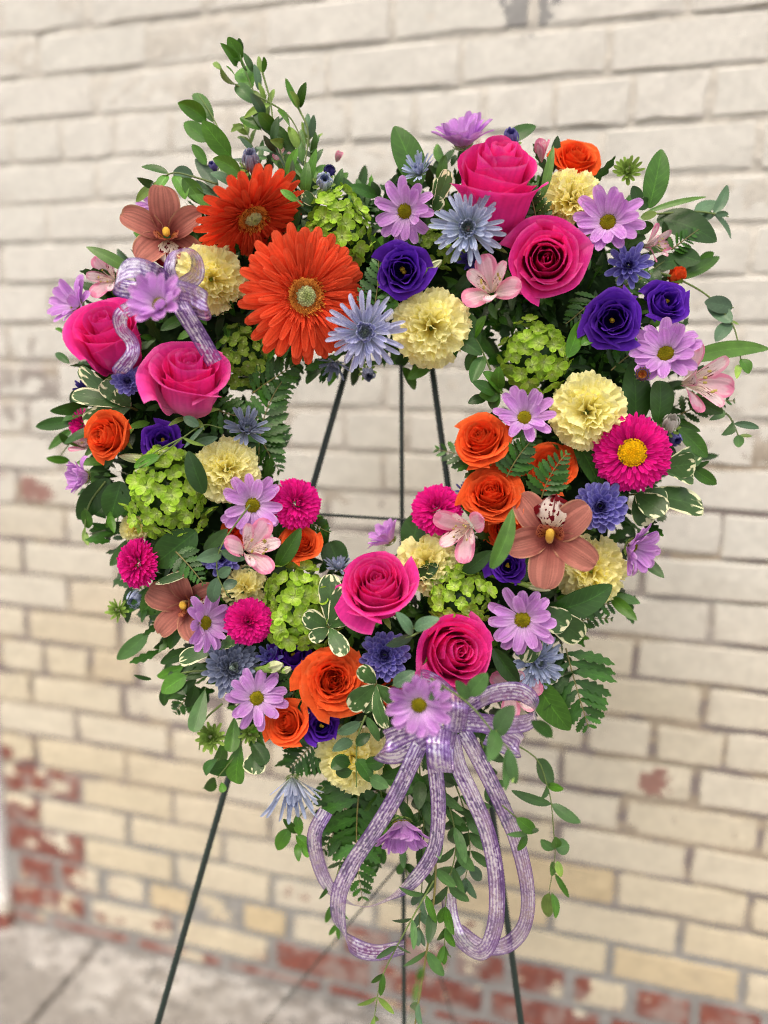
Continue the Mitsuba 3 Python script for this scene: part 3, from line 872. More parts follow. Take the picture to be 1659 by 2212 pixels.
def sprig(name, path, label, n=8, L=60, W=24, mats=('euca',), stem='stem', r=.0010, prof='ovate', start=.12, angle=52, group=None, cat='greenery', spread=.5, tipL=.55, tuft=True):
    """A stem along path [(u, v, h), ...] with pairs of leaves."""
    key = thing(name, label, cat, group)
    pts = cat_rom([P(*q) for q in path], 40)
    v, f = tube(pts, np.linspace(r * 1.25, r * .6, 40), 6)
    put('stem', world(v), f, 'leaf', flat_uv(stem, len(v)), True, key)
    hu = (D0 - path[0][2]) / FOC
    for i in range(n):
        q = start + (1 - start) * i / max(n - 1, 1)
        at = min(int(q * 39), 38)
        p, tg = pts[at], pts[at + 1] - pts[at]
        tg = tg / np.linalg.norm(tg)
        side = np.cross([0, 0, 1.0], tg)
        side /= np.linalg.norm(side) + 1e-9
        out = np.cross(tg, side)
        roll = lr.normal(0, spread) + (i % 2) * .9
        ax = side * math.cos(roll) + out * math.sin(roll)
        ll = L * hu * (1 - (1 - tipL) * q) * lr.uniform(.85, 1.15)
        for sg in (-1, 1):
            an = math.radians(angle * (1 - .35 * q) + lr.normal(0, 9))
            dv = tg * math.cos(an) + ax * sg * math.sin(an)
            base = p + dv * ll * .05
            nrm = np.array([lr.normal(0, .35), lr.normal(0, .35), 1.0]) + .3 * tg
            m = mats[-1] if len(mats) > 1 and q > .72 else mats[lr.integers(0, max(1, len(mats) - 1))]
            lv = leaf(base, base + dv * ll, W * hu * lr.uniform(.85, 1.15) * (1 - (1 - tipL) * q * .8), nrm, prof, lr.normal(.04, .05), .18, m, 8, 5, curl=lr.normal(-.04, .08))
            put('leaf', world(lv[0]), lv[1], 'leaf', lv[2], True, key)
    if tuft:
        tg = pts[-1] - pts[-3]
        tg /= np.linalg.norm(tg)
        lv = leaf(pts[-1], pts[-1] + tg * L * hu * tipL * .8, W * hu * .5, (lr.normal(0, .3), lr.normal(0, .3), 1), prof, .05, .2, mats[-1], 8, 5)
        put('leaf', world(lv[0]), lv[1], 'leaf', lv[2], True, key)
    return key


def fern(a, b, W, label, h=(0, .02), n=11, sag=0.0, nrm=(0, 0, 1), mat='fern', group=None, tip=.0, lobes=5, end=1.0):
    """A leatherleaf frond: pinnae in pairs along a rachis, each with toothed edges."""
    key = thing('fern_frond', label, 'fern', group)
    hu = (D0 - h[0]) / FOC
    p0, p1 = P(*a, h[0]), P(*b, h[1])
    x = p1 - p0
    L = np.linalg.norm(x)
    side = np.cross(np.asarray(nrm, float), x / L)
    t = np.linspace(0, 1, 20)[:, None]
    pts = p0 + x * t + side * sag * L * 4 * t * (1 - t) + np.array([0, 0, .05 * L]) * 4 * t * (1 - t)
    v, f = tube(pts, np.linspace(.0009, .0004, 20), 5)
    put('stem', world(v), f, 'leaf', flat_uv('twig', len(v)), True, key)
    for i in range(n):
        q = .06 + .90 * i / (n - 1)
        at = min(int(q * 19), 18)
        p = p0 + x * q + side * sag * L * 4 * q * (1 - q) + np.array([0, 0, .05 * L]) * 4 * q * (1 - q)
        tg = pts[at + 1] - pts[at]
        tg /= np.linalg.norm(tg)
        sd = np.cross(nrm, tg)
        sd /= np.linalg.norm(sd)
        ll = W * hu * .62 * (1 - q) ** .75 * (1 if q > .12 else .85) + W * hu * .06
        for sg in (-1, 1):
            an = math.radians(62 - 18 * q + lr.normal(0, 4))
            dv = tg * math.cos(an) + sd * sg * math.sin(an)
            nn = np.asarray(nrm, float) + [lr.normal(0, .25), lr.normal(0, .25), 0]
            lv = leaf(p, p + dv * ll + np.array([0, 0, lr.normal(-.1, .1)]) * ll, min(ll * .56, L / n * 1.8), nn, 'lance', .03, .14, mat, 4 * lobes + 1, 3, lobes=lobes if ll > .008 else 0, sweep=.03 * sg)
            put('pinna', world(lv[0]), lv[1], 'leaf', lv[2], True, key)
    return key


def cluster(name, c, tips, label, mat='variegated', h=.03, prof='obovate', cat='greenery', group=None, W=36, **kw):
    """A whorl of leaves from one point c to tips [(u, v, h, W), ...]."""
    key = thing(name, label, cat, group)
    p0 = P(*c, h)
    hu = (D0 - h) / FOC
    for q in tips:
        p1 = P(q[0], q[1], q[2])
        nrm = np.array([lr.normal(0, .3), lr.normal(0, .3), 1.0])
        lv = leaf(p0, p1, (q[3] if len(q) > 3 else W) * hu, nrm, prof, kw.get('bend', .08), .12, mat, 15, 7, sweep=lr.normal(0, .03))
        put('leaf', world(lv[0]), lv[1], 'leaf', lv[2], True, key)
    v, f = tube([p0 + [0, 0, -.02], p0, p0 + (P(*tips[0][:3]) - p0) * .15], .0012, 6)
    put('stem', world(v), f, 'leaf', flat_uv('twig', len(v)), True, key)
    return key

# ------------------------------------------------------------------ the flowers
def G(seed):
    return np.random.default_rng(seed)


PR, OR_, DA, SP, BM = 'large hot pink roses', 'small orange spray roses', 'lavender daisies', 'pale blue spider mums', 'blue violet mums'
CA, LI, HY, AS, AL, OC = 'pale yellow carnations', 'purple lisianthus', 'green hydrangea heads', 'magenta asters', 'pink alstroemerias', 'copper cymbidium orchids'

# roses: u, v, width, face, height, spin, label, options
for i, (u, v, w, h, face, spin, lab, kw) in enumerate([
    (1066, 420, 180, .045, (.18, .86), 20, 'tall hot pink rose in side view, topmost rose of the wreath', dict(n=16, H=1.30, openness=.42, step=.13, ruff=.012, wrap=52)),
    (1180, 562, 160, .052, (.02, .10), 40, 'open hot pink rose facing straight out on the upper right lobe', dict(n=17, H=.90, openness=.8, wrap=66)),
    (246, 744, 154, .035, (-.32, .72), 80, 'hot pink rose bud at the far left beside the upper ribbon bow', dict(n=12, H=1.08, openness=.6, step=.0, ruff=.007, wrap=34)),
    (409, 834, 168, .055, (-.04, .76), 10, 'hot pink rose with pale outer petals, below the upper ribbon bow', dict(n=15, H=1.0, openness=.85, step=.06, wrap=50, outer_mat='rose_pale')),
    (818, 1278, 158, .055, (-.05, .48), 150, 'hot pink rose with one petal drooping left, at the bottom of the opening', dict(n=19, H=.98, openness=.7, step=.08, wrap=52, droop={18: (math.radians(68), .24)})),
    (980, 1408, 166, .055, (.30, .02), 200, 'hot pink rose above the lower bow, one petal hanging onto the ribbon', dict(n=17, H=.92, openness=.6, wrap=52, droop={16: (math.radians(52), .20)})),
]):
    plant('rose', rose_bloom(G(100 + i), **kw), u, v, w, h, face, spin, .5 * kw['H'], lab, 'rose', PR)
for i, (u, v, w, h, face, spin, lab, kw) in enumerate([
    (238, 943, 98, .040, (-.72, .05), 30, 'orange spray rose facing left on the far left edge', dict(n=20)),
    (1240, 350, 92, .005, (.25, .75), 0, 'orange spray rose at the top right behind a yellow carnation', dict(n=18)),
    (1042, 954, 108, .045, (-.25, .45), 0, 'orange spray rose uppermost at the right edge of the heart opening', dict(n=22)),
    (1190, 1012, 98, .015, (.05, .40), 60, 'orange spray rose half hidden by fern beside the magenta aster', dict(n=20)),
    (1062, 1074, 116, .045, (-.02, .42), 100, 'orange spray rose touching the small magenta aster right of the opening', dict(n=26, ruff=.02)),
    (1092, 1142, 84, .012, (.1, .1), 40, 'orange rose mostly hidden behind the folded green leaf by the orchid', dict(n=18)),
    (650, 1176, 76, .030, (.15, .45), 30, 'small orange rose left of the opening under the magenta aster', dict(n=20, ruff=.02)),
    (718, 1470, 124, .052, (.10, .02), 0, 'largest wide open orange rose with many ruffled petals near the bottom', dict(n=34, ruff=.028, H=.72, openness=1.1)),
    (622, 1562, 86, .040, (-.35, .05), 70, 'orange rose low on the left next to a purple lisianthus', dict(n=20, ruff=.018)),
    (852, 1500, 52, .015, (-.2, 0), 0, 'orange petals of a rose peeping out behind the lower bow', dict(n=16)),
    (1462, 598, 38, .010, (.55, .65), 0, 'tiny orange rosebud at the far right edge', dict(n=10, H=1.3, openness=.3)),
    (512, 1150, 60, .010, (-.2, .2), 0, 'orange rose hidden behind the pink alstroemeria left of the opening', dict(n=18)),
]):
    kw.setdefault('H', .86)
    kw.setdefault('ruff', .02)
    kw['n'] = int(kw['n'] * 1.25)
    plant('spray_rose', rose_bloom(G(140 + i), mat='rose_orange', nt=9, ns=11, **kw), u, v, w, h, face, spin, .5 * kw['H'], lab, 'rose', OR_)

plant('gerbera', gerbera_bloom(G(1)), 662, 640, 296, .058, (.34, -.04), 10, .05, 'large red orange gerbera facing the viewer, right above the heart opening', 'gerbera', 'red orange gerberas')
plant('gerbera', gerbera_bloom(G(2)), 548, 474, 256, .045, (.40, -.69), 0, .05, 'red orange gerbera turned sideways, upper left of the large one', 'gerbera', 'red orange gerberas')

for i, (u, v, w, h, face, spin, lab, kw) in enumerate([
    (340, 652, 146, .128, (-.42, .46), 10, 'lavender daisy lying on the upper ribbon bow', dict(n=22, e_in=(46, 26))),
    (332, 440, 74, .000, (-.3, .6), 0, 'lavender daisy behind the copper orchid at the upper left', dict(n=18)),
    (158, 654, 132, .012, (-.72, .45), 0, 'lavender daisy at the far left above the pink rose', dict(n=18, e_in=(40, 20))),
    (178, 1030, 108, .025, (-.93, .05), 0, 'lavender daisy in profile at the left edge, its green cup showing', dict(n=20, e_in=(50, 30))),
    (872, 456, 138, .052, (-.26, .05), 20, 'lavender daisy above the purple lisianthus at the heart notch', {}),
    (1000, 300, 150, .012, (-.05, .96), 0, 'lavender daisy seen edge on behind the topmost pink rose', dict(n=26, e_in=(44, 26))),
    (1313, 476, 154, .055, (.0, .34), 50, 'lavender daisy in front of the yellow carnation, upper right lobe', dict(n=21, e_in=(34, 16))),
    (1437, 760, 156, .052, (-.10, .36), 0, 'lavender daisy at the right edge below two purple lisianthus', dict(n=22, e_in=(34, 14))),
    (1133, 898, 138, .060, (.04, .38), 30, 'lavender daisy over the orange rose, right of the opening', dict(n=18, e_in=(32, 16))),
    (546, 1092, 140, .052, (.02, -.05), 60, 'lavender daisy beside the left magenta aster, left of the opening', dict(odd=.0)),
    (450, 1345, 132, .050, (.66, -.02), 0, 'lavender daisy facing right, left of the lower magenta aster', dict(n=22)),
    (556, 1508, 132, .055, (.16, .02), 15, 'lavender daisy beside the grey blue mum, lower left', dict(n=19)),
    (1128, 1342, 152, .058, (-.10, -.30), 0, 'lavender daisy right of the lower green hydrangea', dict(n=21)),
    (1372, 1185, 134, .045, (.76, -.34), 0, 'lavender daisy facing right beside the orchid', dict(n=24, e_in=(46, 26))),
    (838, 1162, 104, .012, (-.60, .72), 0, 'lavender daisy behind the pink rose at the bottom of the opening', dict(n=20, e_in=(55, 36))),
    (904, 1528, 150, .136, (-.05, -.46), 0, 'lavender daisy lying on the lower ribbon bow', dict(n=24, e_in=(20, 2), odd=.2)),
    (868, 1790, 152, .042, (.05, -.93), 0, 'lavender daisy hanging head down among the ribbon tails', dict(n=24, e_in=(50, 38))),
]):
    plant('daisy', daisy_bloom(G(200 + i), **kw), u, v, w * 1.05, h, face, spin, .10, lab, 'daisy', DA)

for i, (u, v, w, h, face, spin, lab, b) in enumerate([
    (1010, 492, 158, .072, (-.05, .08), 0, 'pale blue spider mum with long quills under the topmost pink rose', spider_bloom(G(300), 46, L=.49, rise=66)),
    (905, 372, 84, .028, (-.25, .62), 0, 'half open pale blue spider mum by the large leaf at the heart notch', spider_bloom(G(301), 40, lo=40, rise=45, L=.55)),
    (788, 718, 164, .078, (-.02, .0), 0, 'pale blue spider mum overlapping the large gerbera', spider_bloom(G(302), 58, 'spider_lilac', L=.5, lo=-8)),
    (533, 925, 112, .040, (.12, .45), 0, 'grey blue half open mum under the pink rose with pale petals', spider_bloom(G(303), 26, 'spider_grey', lo=22, rise=50, W=.09)),
    (502, 1442, 142, .037, (.25, .10), 0, 'dense grey blue mum on the lower left edge', mum_bloom(G(304), 120, 'spider_grey', 'spider_heart', .46, .115, 80, .6, 12)),
    (1166, 1432, 128, .025, (.45, -.20), 0, 'pale blue mum behind the lavender daisy, lower right', spider_bloom(G(305), 56, W=.075)),
    (632, 1692, 132, .016, (.05, -.88), 0, 'pale blue mum hanging head down under the lower left edge', spider_bloom(G(306), 38, lo=44, rise=40, L=.7, W=.08)),
    (732, 1224, 82, .005, (.0, .75), 0, 'pale blue mum behind the hydrangea at the bottom of the opening', spider_bloom(G(307), 36, W=.085, lo=30)),
    (722, 788, 88, .005, (-.2, -.72), 0, 'greyish mum hanging below the large gerbera into the opening', spider_bloom(G(308), 26, 'spider_grey', lo=30, rise=40)),
]):
    plant('spider_mum', b, u, v, w, h, face, spin, .10, lab, 'chrysanthemum', SP)
for i, (u, v, w, h, face, spin, lab, mat) in enumerate([
    (795, 808, 42, .030, (.1, -.25), 0, 'small closed grey blue bud hanging under the spider mum', 'spider_grey'),
    (700, 392, 52, .035, (.05, .25), 0, 'pale blue closed bud above the upper green hydrangea', 'spider'),
    (541, 348, 54, .020, (-.05, .60), 0, 'pink and blue closed bud among the leaves above the gerberas', 'pink_bud'),
    (1448, 915, 50, .035, (.15, .45), 0, 'white closed bud at the right edge above the magenta aster', 'white_mum'),
    (460, 362, 30, .005, (-.2, .6), 0, 'tiny blue bud in the leaves of the upper left', 'blue_mum'),
    (1103, 299, 48, .012, (0, .55), 0, 'blue violet bud behind the topmost pink rose', 'blue_mum'),
    (300, 1292, 60, -.01, (-.4, -.3), 0, 'pale blue bud behind the magenta aster at the left edge', 'spider'),
    (1456, 948, 44, .015, (.3, -.2), 0, 'small blue violet bud under the white bud at the right edge', 'blue_mum'),
]):
    plant('mum_bud', bud_bloom(G(330 + i), mat=mat), u, v, w * 1.4, h, face, spin, .35, lab, 'flower bud', 'closed mum buds')

for i, (u, v, w, h, face, spin, lab, b) in enumerate([
    (275, 822, 80, .055, (-.10, -.15), 0, 'small blue violet mum under the ribbon, left of the pale petalled rose', mum_bloom(G(400), 56, W=.19)),
    (1297, 1095, 132, .048, (.05, .05), 0, 'blue violet mum beside the orchid, right side', mum_bloom(G(401), 76, W=.18)),
    (831, 1416, 126, .046, (.0, .10), 0, 'blue violet mum between the orange rose and the pink rose at the bottom', mum_bloom(G(402), 84, W=.165)),
    (1357, 573, 112, .038, (.10, .15), 0, 'half open dark blue mum under the upper right lavender daisy', mum_bloom(G(403), 36, 'blue_mum', 'dark_mum', .46, .16, 88, .6, 6)),
    (478, 1206, 96, .022, (-.1, 0), 0, 'blue violet mum behind the eucalyptus leaves, left of the opening', mum_bloom(G(404), 60, W=.18)),
    (1014, 562, 58, .045, (.1, .25), 0, 'very dark blue half closed mum under the long quilled spider mum', mum_bloom(G(405), 40, 'dark_mum', 'dark_mum', .45, .13, 80)),
    (1005, 1060, 52, .008, (.3, .4), 0, 'dark blue mum hidden behind the orange rose right of the opening', mum_bloom(G(406), 34)),
    (1388, 808, 44, .060, (-.05, .0), 0, 'dark blue button with a brown middle by the right lavender daisy', button_bloom(G(407), 'dark_mum', 34, 'filament')),
    (178, 838, 44, .020, (-.2, .3), 0, 'dark blue button among variegated leaves at the left edge', mum_bloom(G(408), 36, 'dark_mum', 'dark_mum', .45, .15, 80)),
    (712, 368, 38, .018, (.1, .5), 0, 'dark blue button behind the pale blue bud at the top', button_bloom(G(409), 'dark_mum', 34, 'dark_mum')),
    (583, 1420, 72, .030, (-.3, .3), 0, 'half closed violet mum beside green buds, lower left', mum_bloom(G(410), 40, 'blue_mum', 'dark_mum', .45, .15, 70, lo=24)),
]):
    plant('blue_mum', b, u, v, w, h, face, spin, .10, lab, 'chrysanthemum', BM)

for i, (u, v, w, h, face, spin, lab) in enumerate([
    (466, 602, 152, .045, (.25, .05), 0, 'yellow carnation between the upper bow and the large gerbera'),
    (932, 712, 166, .058, (.0, -.08), 30, 'large yellow carnation at the top of the heart opening'),
    (1270, 888, 168, .055, (.05, .05), 60, 'large yellow carnation on the right side above the magenta aster'),
    (1235, 418, 138, .030, (.05, .40), 0, 'yellow carnation behind the lavender daisy, upper right lobe'),
    (491, 1006, 146, .048, (.05, .28), 90, 'yellow carnation above the left lavender daisy, left of the opening'),
    (920, 1205, 138, .032, (-.05, .30), 0, 'yellow carnation beside the pink alstroemeria under the opening'),
    (1280, 1238, 148, .028, (.1, -.15), 0, 'yellow carnation under the orchid on the right edge'),
    (530, 1264, 96, .022, (.0, .2), 0, 'small yellow carnation above the lower left magenta aster'),
    (755, 1655, 150, .030, (-.1, -.45), 0, 'yellow carnation at the bottom left of the lower bow, leaves across it'),
    (282, 1142, 66, .000, (-.5, 0), 0, 'pale yellow carnation behind the left green hydrangea'),
]):
    plant('carnation', carnation_bloom(G(500 + i), 44 if w > 100 else 30), u, v, w, h, face, spin, .28, lab, 'carnation', CA)

for i, (u, v, w, h, face, spin, lab, n) in enumerate([
    (870, 586, 112, .058, (.02, .06), 0, 'purple lisianthus at the heart notch above the large carnation', 12),
    (1325, 690, 120, .050, (.02, .05), 40, 'open purple lisianthus on the right lobe, yellow stamens showing', 13),
    (1436, 656, 92, .030, (.45, .35), 0, 'purple lisianthus turned right at the right edge', 12),
    (350, 953, 78, .025, (.0, .3), 0, 'purple lisianthus in shade under the pale petalled pink rose', 10),
    (1098, 1222, 78, .040, (-.1, .1), 70, 'small purple lisianthus below the folded leaf and orchid', 12),
    (632, 1416, 86, .022, (.1, .4), 0, 'purple lisianthus under the lower left green hydrangea', 10),
    (696, 1568, 74, .038, (-.05, .1), 20, 'purple lisianthus between two orange roses at the bottom left', 10),
]):
    plant('lisianthus', lisianthus_bloom(G(560 + i), n), u, v, w, h, face, spin, .40, lab, 'lisianthus', LI)

for i, (u, v, w, h, face, spin, lab, kw) in enumerate([
    (735, 490, 160, .030, (.05, .25), 0, 'green hydrangea right of the gerberas at the top', dict(n=40)),
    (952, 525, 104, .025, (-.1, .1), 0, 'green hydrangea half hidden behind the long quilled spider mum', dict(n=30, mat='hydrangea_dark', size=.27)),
    (1150, 768, 160, .030, (-.1, .1), 0, 'green hydrangea on the right of the heart opening', dict(n=44)),
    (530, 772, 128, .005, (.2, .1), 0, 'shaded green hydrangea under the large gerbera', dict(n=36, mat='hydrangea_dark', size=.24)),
    (362, 1072, 188, .042, (-.08, .05), 0, 'largest green hydrangea on the left side', dict(n=56, size=.215)),
    (645, 1308, 166, .042, (.0, .08), 0, 'green hydrangea at the lower left beside variegated leaves', dict(n=56, sy=1.15)),
    (995, 1286, 152, .040, (.0, .22), 0, 'green hydrangea between the two lower pink roses', dict(n=42)),
]):
    plant('hydrangea', hydrangea_bloom(G(600 + i), **kw), u, v, w, h, face, spin, .12, lab, 'hydrangea', HY)

for i, (u, v, w, h, face, spin, lab, kw) in enumerate([
    (642, 1086, 106, .040, (.28, .15), 0, 'magenta aster on the left edge of the heart opening', {}),
    (942, 1098, 106, .040, (-.15, .25), 0, 'magenta aster on the lower right edge of the heart opening', {}),
    (1366, 978, 138, .055, (.05, .02), 0, 'magenta aster with a big yellow centre on the right side', dict(disc=True, tmin=24, tmax=102, n=250, L=.36, W=.060)),
    (290, 1216, 104, .032, (-.74, .02), 0, 'magenta aster facing left on the left edge', {}),
    (537, 1342, 98, .052, (.0, .02), 0, 'magenta aster between a lavender daisy and green hydrangea, lower left', {}),
    (174, 915, 66, -.005, (-.6, .1), 0, 'magenta aster behind the orange rose at the far left', dict(n=90)),
]):
    plant('aster', aster_bloom(G(640 + i), **kw), u, v, w * 1.16, h, face, spin, .08, lab, 'aster', AS)

for i, (u, v, w, h, face, spin, lab, kw) in enumerate([
    (1058, 618, 152, .062, (-.12, .40), 100, 'pink alstroemeria left of the open pink rose, upper right lobe', dict(openness=2.6)),
    (1000, 1145, 146, .062, (-.42, -.22), 35, 'pink alstroemeria in front of the magenta aster right of the opening', dict(openness=2.8)),
    (546, 1184, 146, .062, (.36, .22), 60, 'pink alstroemeria under the left lavender daisy', dict(openness=2.2)),
    (1515, 822, 170, .030, (.80, .08), 0, 'pink alstroemeria trumpet pointing right at the right edge', dict(openness=1.8)),
    (1418, 528, 96, .018, (.85, .1), 0, 'pink alstroemeria half hidden behind the upper right daisy', dict(openness=2.6)),
    (1108, 1492, 130, .018, (.1, -.35), 20, 'pink alstroemeria behind the lower ribbon bow', {}),
    (232, 598, 108, .010, (-.5, .25), 0, 'pink alstroemeria behind the upper ribbon bow', dict(openness=1.5)),
    (1170, 330, 84, .015, (.1, .90), 0, 'closed pale pink alstroemeria right of the topmost rose', dict(closed=True)),
    (184, 955, 86, .000, (-.4, .7), 0, 'pink alstroemeria behind the orange rose on the far left', dict(openness=2)),
    (606, 325, 56, -.01, (.1, .5), 0, 'bit of pink alstroemeria among the tall leaves at the top', {}),
    (730, 340, 42, -.005, (.3, .75), 0, 'pink alstroemeria bud behind the dark button at the top', dict(closed=True)),
]):
    plant('alstroemeria', alstro_bloom(G(680 + i), **kw), u, v, w, h, face, spin, .30, lab, 'alstroemeria', AL)

plant('orchid', orchid_bloom(G(720)), 1188, 1160, 214, .062, (-.02, .05), 172, .10, 'copper cymbidium orchid with a freckled lip on the right side', 'orchid', OC)
plant('orchid', orchid_bloom(G(721)), 360, 505, 186, .035, (-.05, .30), 5, .10, 'copper cymbidium orchid above the upper ribbon bow', 'orchid', OC)
plant('orchid', orchid_bloom(G(722)), 402, 1305, 168, .018, (-.45, -.10), 70, .10, 'copper orchid at the lower left edge, partly behind a lavender daisy', 'orchid', OC)

# green buds
for i, (u, v, w, h, face, lab, mat, n) in enumerate([
    (1356, 368, 74, .020, (.1, .45), 'open green bud at the upper right edge', 'bud_green', 30),
    (253, 1318, 58, .005, (-.5, .1), 'green aster bud sticking out at the left edge', 'bud_green', 26),
    (455, 1592, 74, .025, (-.1, .1), 'shaggy light green bud hanging at the lower left', 'bud_green', 40),
    (540, 1585, 56, .022, (.1, -.3), 'rounded green bud under the lower left lavender daisy', 'bud_green', 34),
]):
    plant('green_bud', mum_bloom(G(760 + i), int(n * 1.5), mat, 'pale_bud', .46, .13, 82, .5, 22, 'oblong', 2), u, v, w, h, face, 0, .1, lab, 'flower bud', 'green aster buds')
for i, (a, b, W, h, lab) in enumerate([
    ((915, 590), (955, 562), 26, .050, 'pale closed lisianthus bud right of the upper purple lisianthus'),
    ((410, 985), (350, 975), 36, .030, 'pale green lisianthus bud above the left hydrangea'),
    ((330, 995), (256, 985), 26, .032, 'slim pale green bud pointing left above the left hydrangea'),
    ((330, 1012), (290, 1018), 20, .034, 'short green bud just above the left hydrangea'),
    ((575, 1445), (612, 1435), 38, .052, 'plump pale green bud beside the violet mum, lower left'),
    ((612, 1450), (628, 1443), 24, .056, 'tiny round green bud beside the plump one, lower left'),
    ((1130, 1262), (1190, 1275), 24, .048, 'slim green lisianthus bud under the orchid petal'),
]):
    key = thing('lisianthus_bud', lab, 'flower bud', 'lisianthus buds')
    hu = (D0 - h) / FOC
    p0, p1 = P(*a, h), P(*b, h + .01)
    for q in range(5):
        an = q * 1.2566
        ax = (p1 - p0) / np.linalg.norm(p1 - p0)
        y = np.cross([0, 0, 1.0], ax)
        o = y * math.cos(an) + np.cross(ax, y) * math.sin(an)
        lv = leaf(p0 + o * W * hu * .10, p1 + o * W * hu * .06, W * hu * .85, o, 'ovate', .10, -.30, 'pale_bud', 8, 5)
        put('petal', world(lv[0]), lv[1], 'leaf', lv[2], True, key)
    tb = tube(cat_rom([p0 + (p0 - p1) * 1.2 + [0, 0, -.02], p0, p0 + (p1 - p0) * .25], 8), np.linspace(.12, .34, 8) * W * hu, 7)
    put('stem', world(tb[0]), tb[1], 'leaf', flat_uv('bud_green', len(tb[0])), True, key)

# ------------------------------------------------------------------ greenery
def branch(name, label, stems, leaves, h=.03, mat='euca', prof='ovate', cat='greenery', group=None, r=.0010, stem='stem', jit=.012):
    """A branch whose stems [(u, v), ...] and leaves (u, v, u, v, W[, mat]) are given one by one."""
    key = thing(name, label, cat, group)
    for path in stems:
        pts = cat_rom([P(q[0], q[1], q[2] if len(q) > 2 else h) for q in path], 24)
        v, f = tube(pts, np.linspace(r * 1.2, r * .6, 24), 6)
        put('stem', world(v), f, 'leaf', flat_uv(stem, len(v)), True, key)
    hu = (D0 - h) / FOC
    for q in leaves:
        hb = h + lr.normal(0, .003)
        p0, p1 = P(q[0], q[1], hb), P(q[2], q[3], hb + lr.normal(.004, jit))
        nrm = np.array([lr.normal(0, .34), lr.normal(.1, .34), 1.0])
        lv = leaf(p0, p1, q[4] * hu * 1.5, nrm, prof, lr.normal(.05, .05), lr.uniform(.08, .3), q[5] if len(q) > 5 else mat, 13, 7, curl=lr.normal(-.02, .07), sweep=lr.normal(0, .035))
        put('leaf', world(lv[0]), lv[1], 'leaf', lv[2], True, key)
        if q[4] > 17:
            pt = tube([p0 - (p1 - p0) * .06, p0 + (p1 - p0) * .03], r * .55, 5)
            put('petiole', world(pt[0]), pt[1], 'leaf', flat_uv('stem', len(pt[0])), True, key)
    return key


EU, RU, FE, PI_, LE = 'eucalyptus branches', 'ruscus branches', 'fern fronds', 'variegated pittosporum', 'broad lemon leaves'
N_, B_, R_ = 'euca_new', 'euca_blue', 'ruscus'
branch('ruscus_branch', 'dark green broad leaved branch rising at the upper left, left of the tallest spray', [[(540, 450), (500, 340), (462, 258), (430, 205)]],
       [(460, 263, 415, 198, 24), (445, 260, 384, 222, 30), (448, 305, 396, 264, 30), (498, 338, 433, 262, 38), (446, 356, 414, 312, 19), (520, 378, 460, 342, 28), (516, 384, 474, 362, 18), (500, 400, 455, 372, 22, B_), (540, 420, 512, 375, 22), (470, 410, 423, 345, 24, B_)], .012, R_, group=RU)
branch('eucalyptus', 'short eucalyptus spray pointing left above the upper orchid', [[(470, 398), (418, 382), (372, 374), (330, 397)]],
       [(418, 380, 370, 370, 26, B_), (363, 375, 304, 352, 18, R_), (362, 378, 340, 411, 20, R_), (330, 397, 300, 386, 15), (330, 399, 293, 436, 17, N_), (395, 385, 440, 442, 30, R_), (376, 380, 400, 432, 26, R_), (345, 392, 318, 425, 14, N_), (418, 392, 470, 425, 24, B_), (400, 395, 455, 452, 20, R_)], .018, 'euca', group=EU)
branch('eucalyptus', 'tallest eucalyptus spray rising above the gerberas at the upper left', [[(650, 445), (600, 330), (560, 230), (518, 120)], [(509, 183), (585, 223), (628, 256), (660, 320)], [(567, 156), (585, 225), (592, 300)], [(646, 235), (666, 292), (650, 400)]],
       [(520, 132, 493, 80, 26, R_), (511, 142, 484, 97, 18, R_), (521, 112, 517, 80, 12), (534, 152, 522, 113, 14, R_), (546, 155, 528, 113, 17), (545, 189, 523, 149, 36, R_), (558, 194, 548, 140, 16, B_), (552, 224, 511, 186, 26), (509, 183, 475, 150, 20, N_), (479, 151, 459, 135, 10, N_), (511, 171, 491, 141, 14, R_),
        (567, 157, 557, 120, 12, N_), (567, 157, 571, 122, 10, R_), (646, 236, 617, 168, 14, R_), (646, 236, 627, 197, 17, N_), (648, 232, 658, 179, 17, R_), (584, 225, 526, 254, 13, N_), (594, 279, 558, 242, 25, R_), (563, 280, 519, 260, 27, R_), (527, 272, 499, 285, 12, N_), (627, 278, 598, 239, 26, R_), (637, 329, 597, 269, 22, R_),
        (642, 322, 622, 275, 22, N_), (653, 351, 648, 274, 18, R_), (665, 292, 664, 244, 14, B_), (672, 298, 678, 248, 13, B_), (653, 398, 590, 338, 38, R_), (659, 421, 686, 322, 20, R_), (672, 330, 690, 293, 15), (576, 344, 540, 335, 18), (612, 310, 582, 303, 18, N_), (610, 300, 575, 312, 14), (570, 250, 540, 200, 18, B_), (585, 290, 545, 240, 18), (600, 330, 570, 290, 16, B_), (590, 310, 600, 250, 16), (620, 380, 640, 320, 20, R_), (630, 400, 600, 350, 20), (660, 430, 665, 350, 20, R_)], .015, 'euca', group=EU)
branch('eucalyptus', 'few dark leaves standing in the notch between the heart lobes', [[(800, 470), (776, 430)]], [(777, 432, 773, 384, 16), (820, 424, 803, 392, 16), (760, 410, 772, 450, 20, R_), (730, 395, 752, 372, 14, R_)], .0, 'euca', group=EU)
branch('ruscus_branch', 'single leaf lying over the sideways gerbera', [[(655, 445), (640, 432)]], [(641, 434, 606, 409, 15, R_)], .085, R_, group=RU)
branch('eucalyptus', 'blue green eucalyptus spray pointing right at the upper right edge', [[(1420, 462), (1500, 457), (1543, 462), (1574, 468)]],
       [(1502, 465, 1560, 428, 28), (1542, 461, 1571, 399, 19), (1542, 466, 1506, 468, 20), (1543, 464, 1586, 511, 14), (1546, 462, 1573, 462, 11)], .005, B_, group=EU)
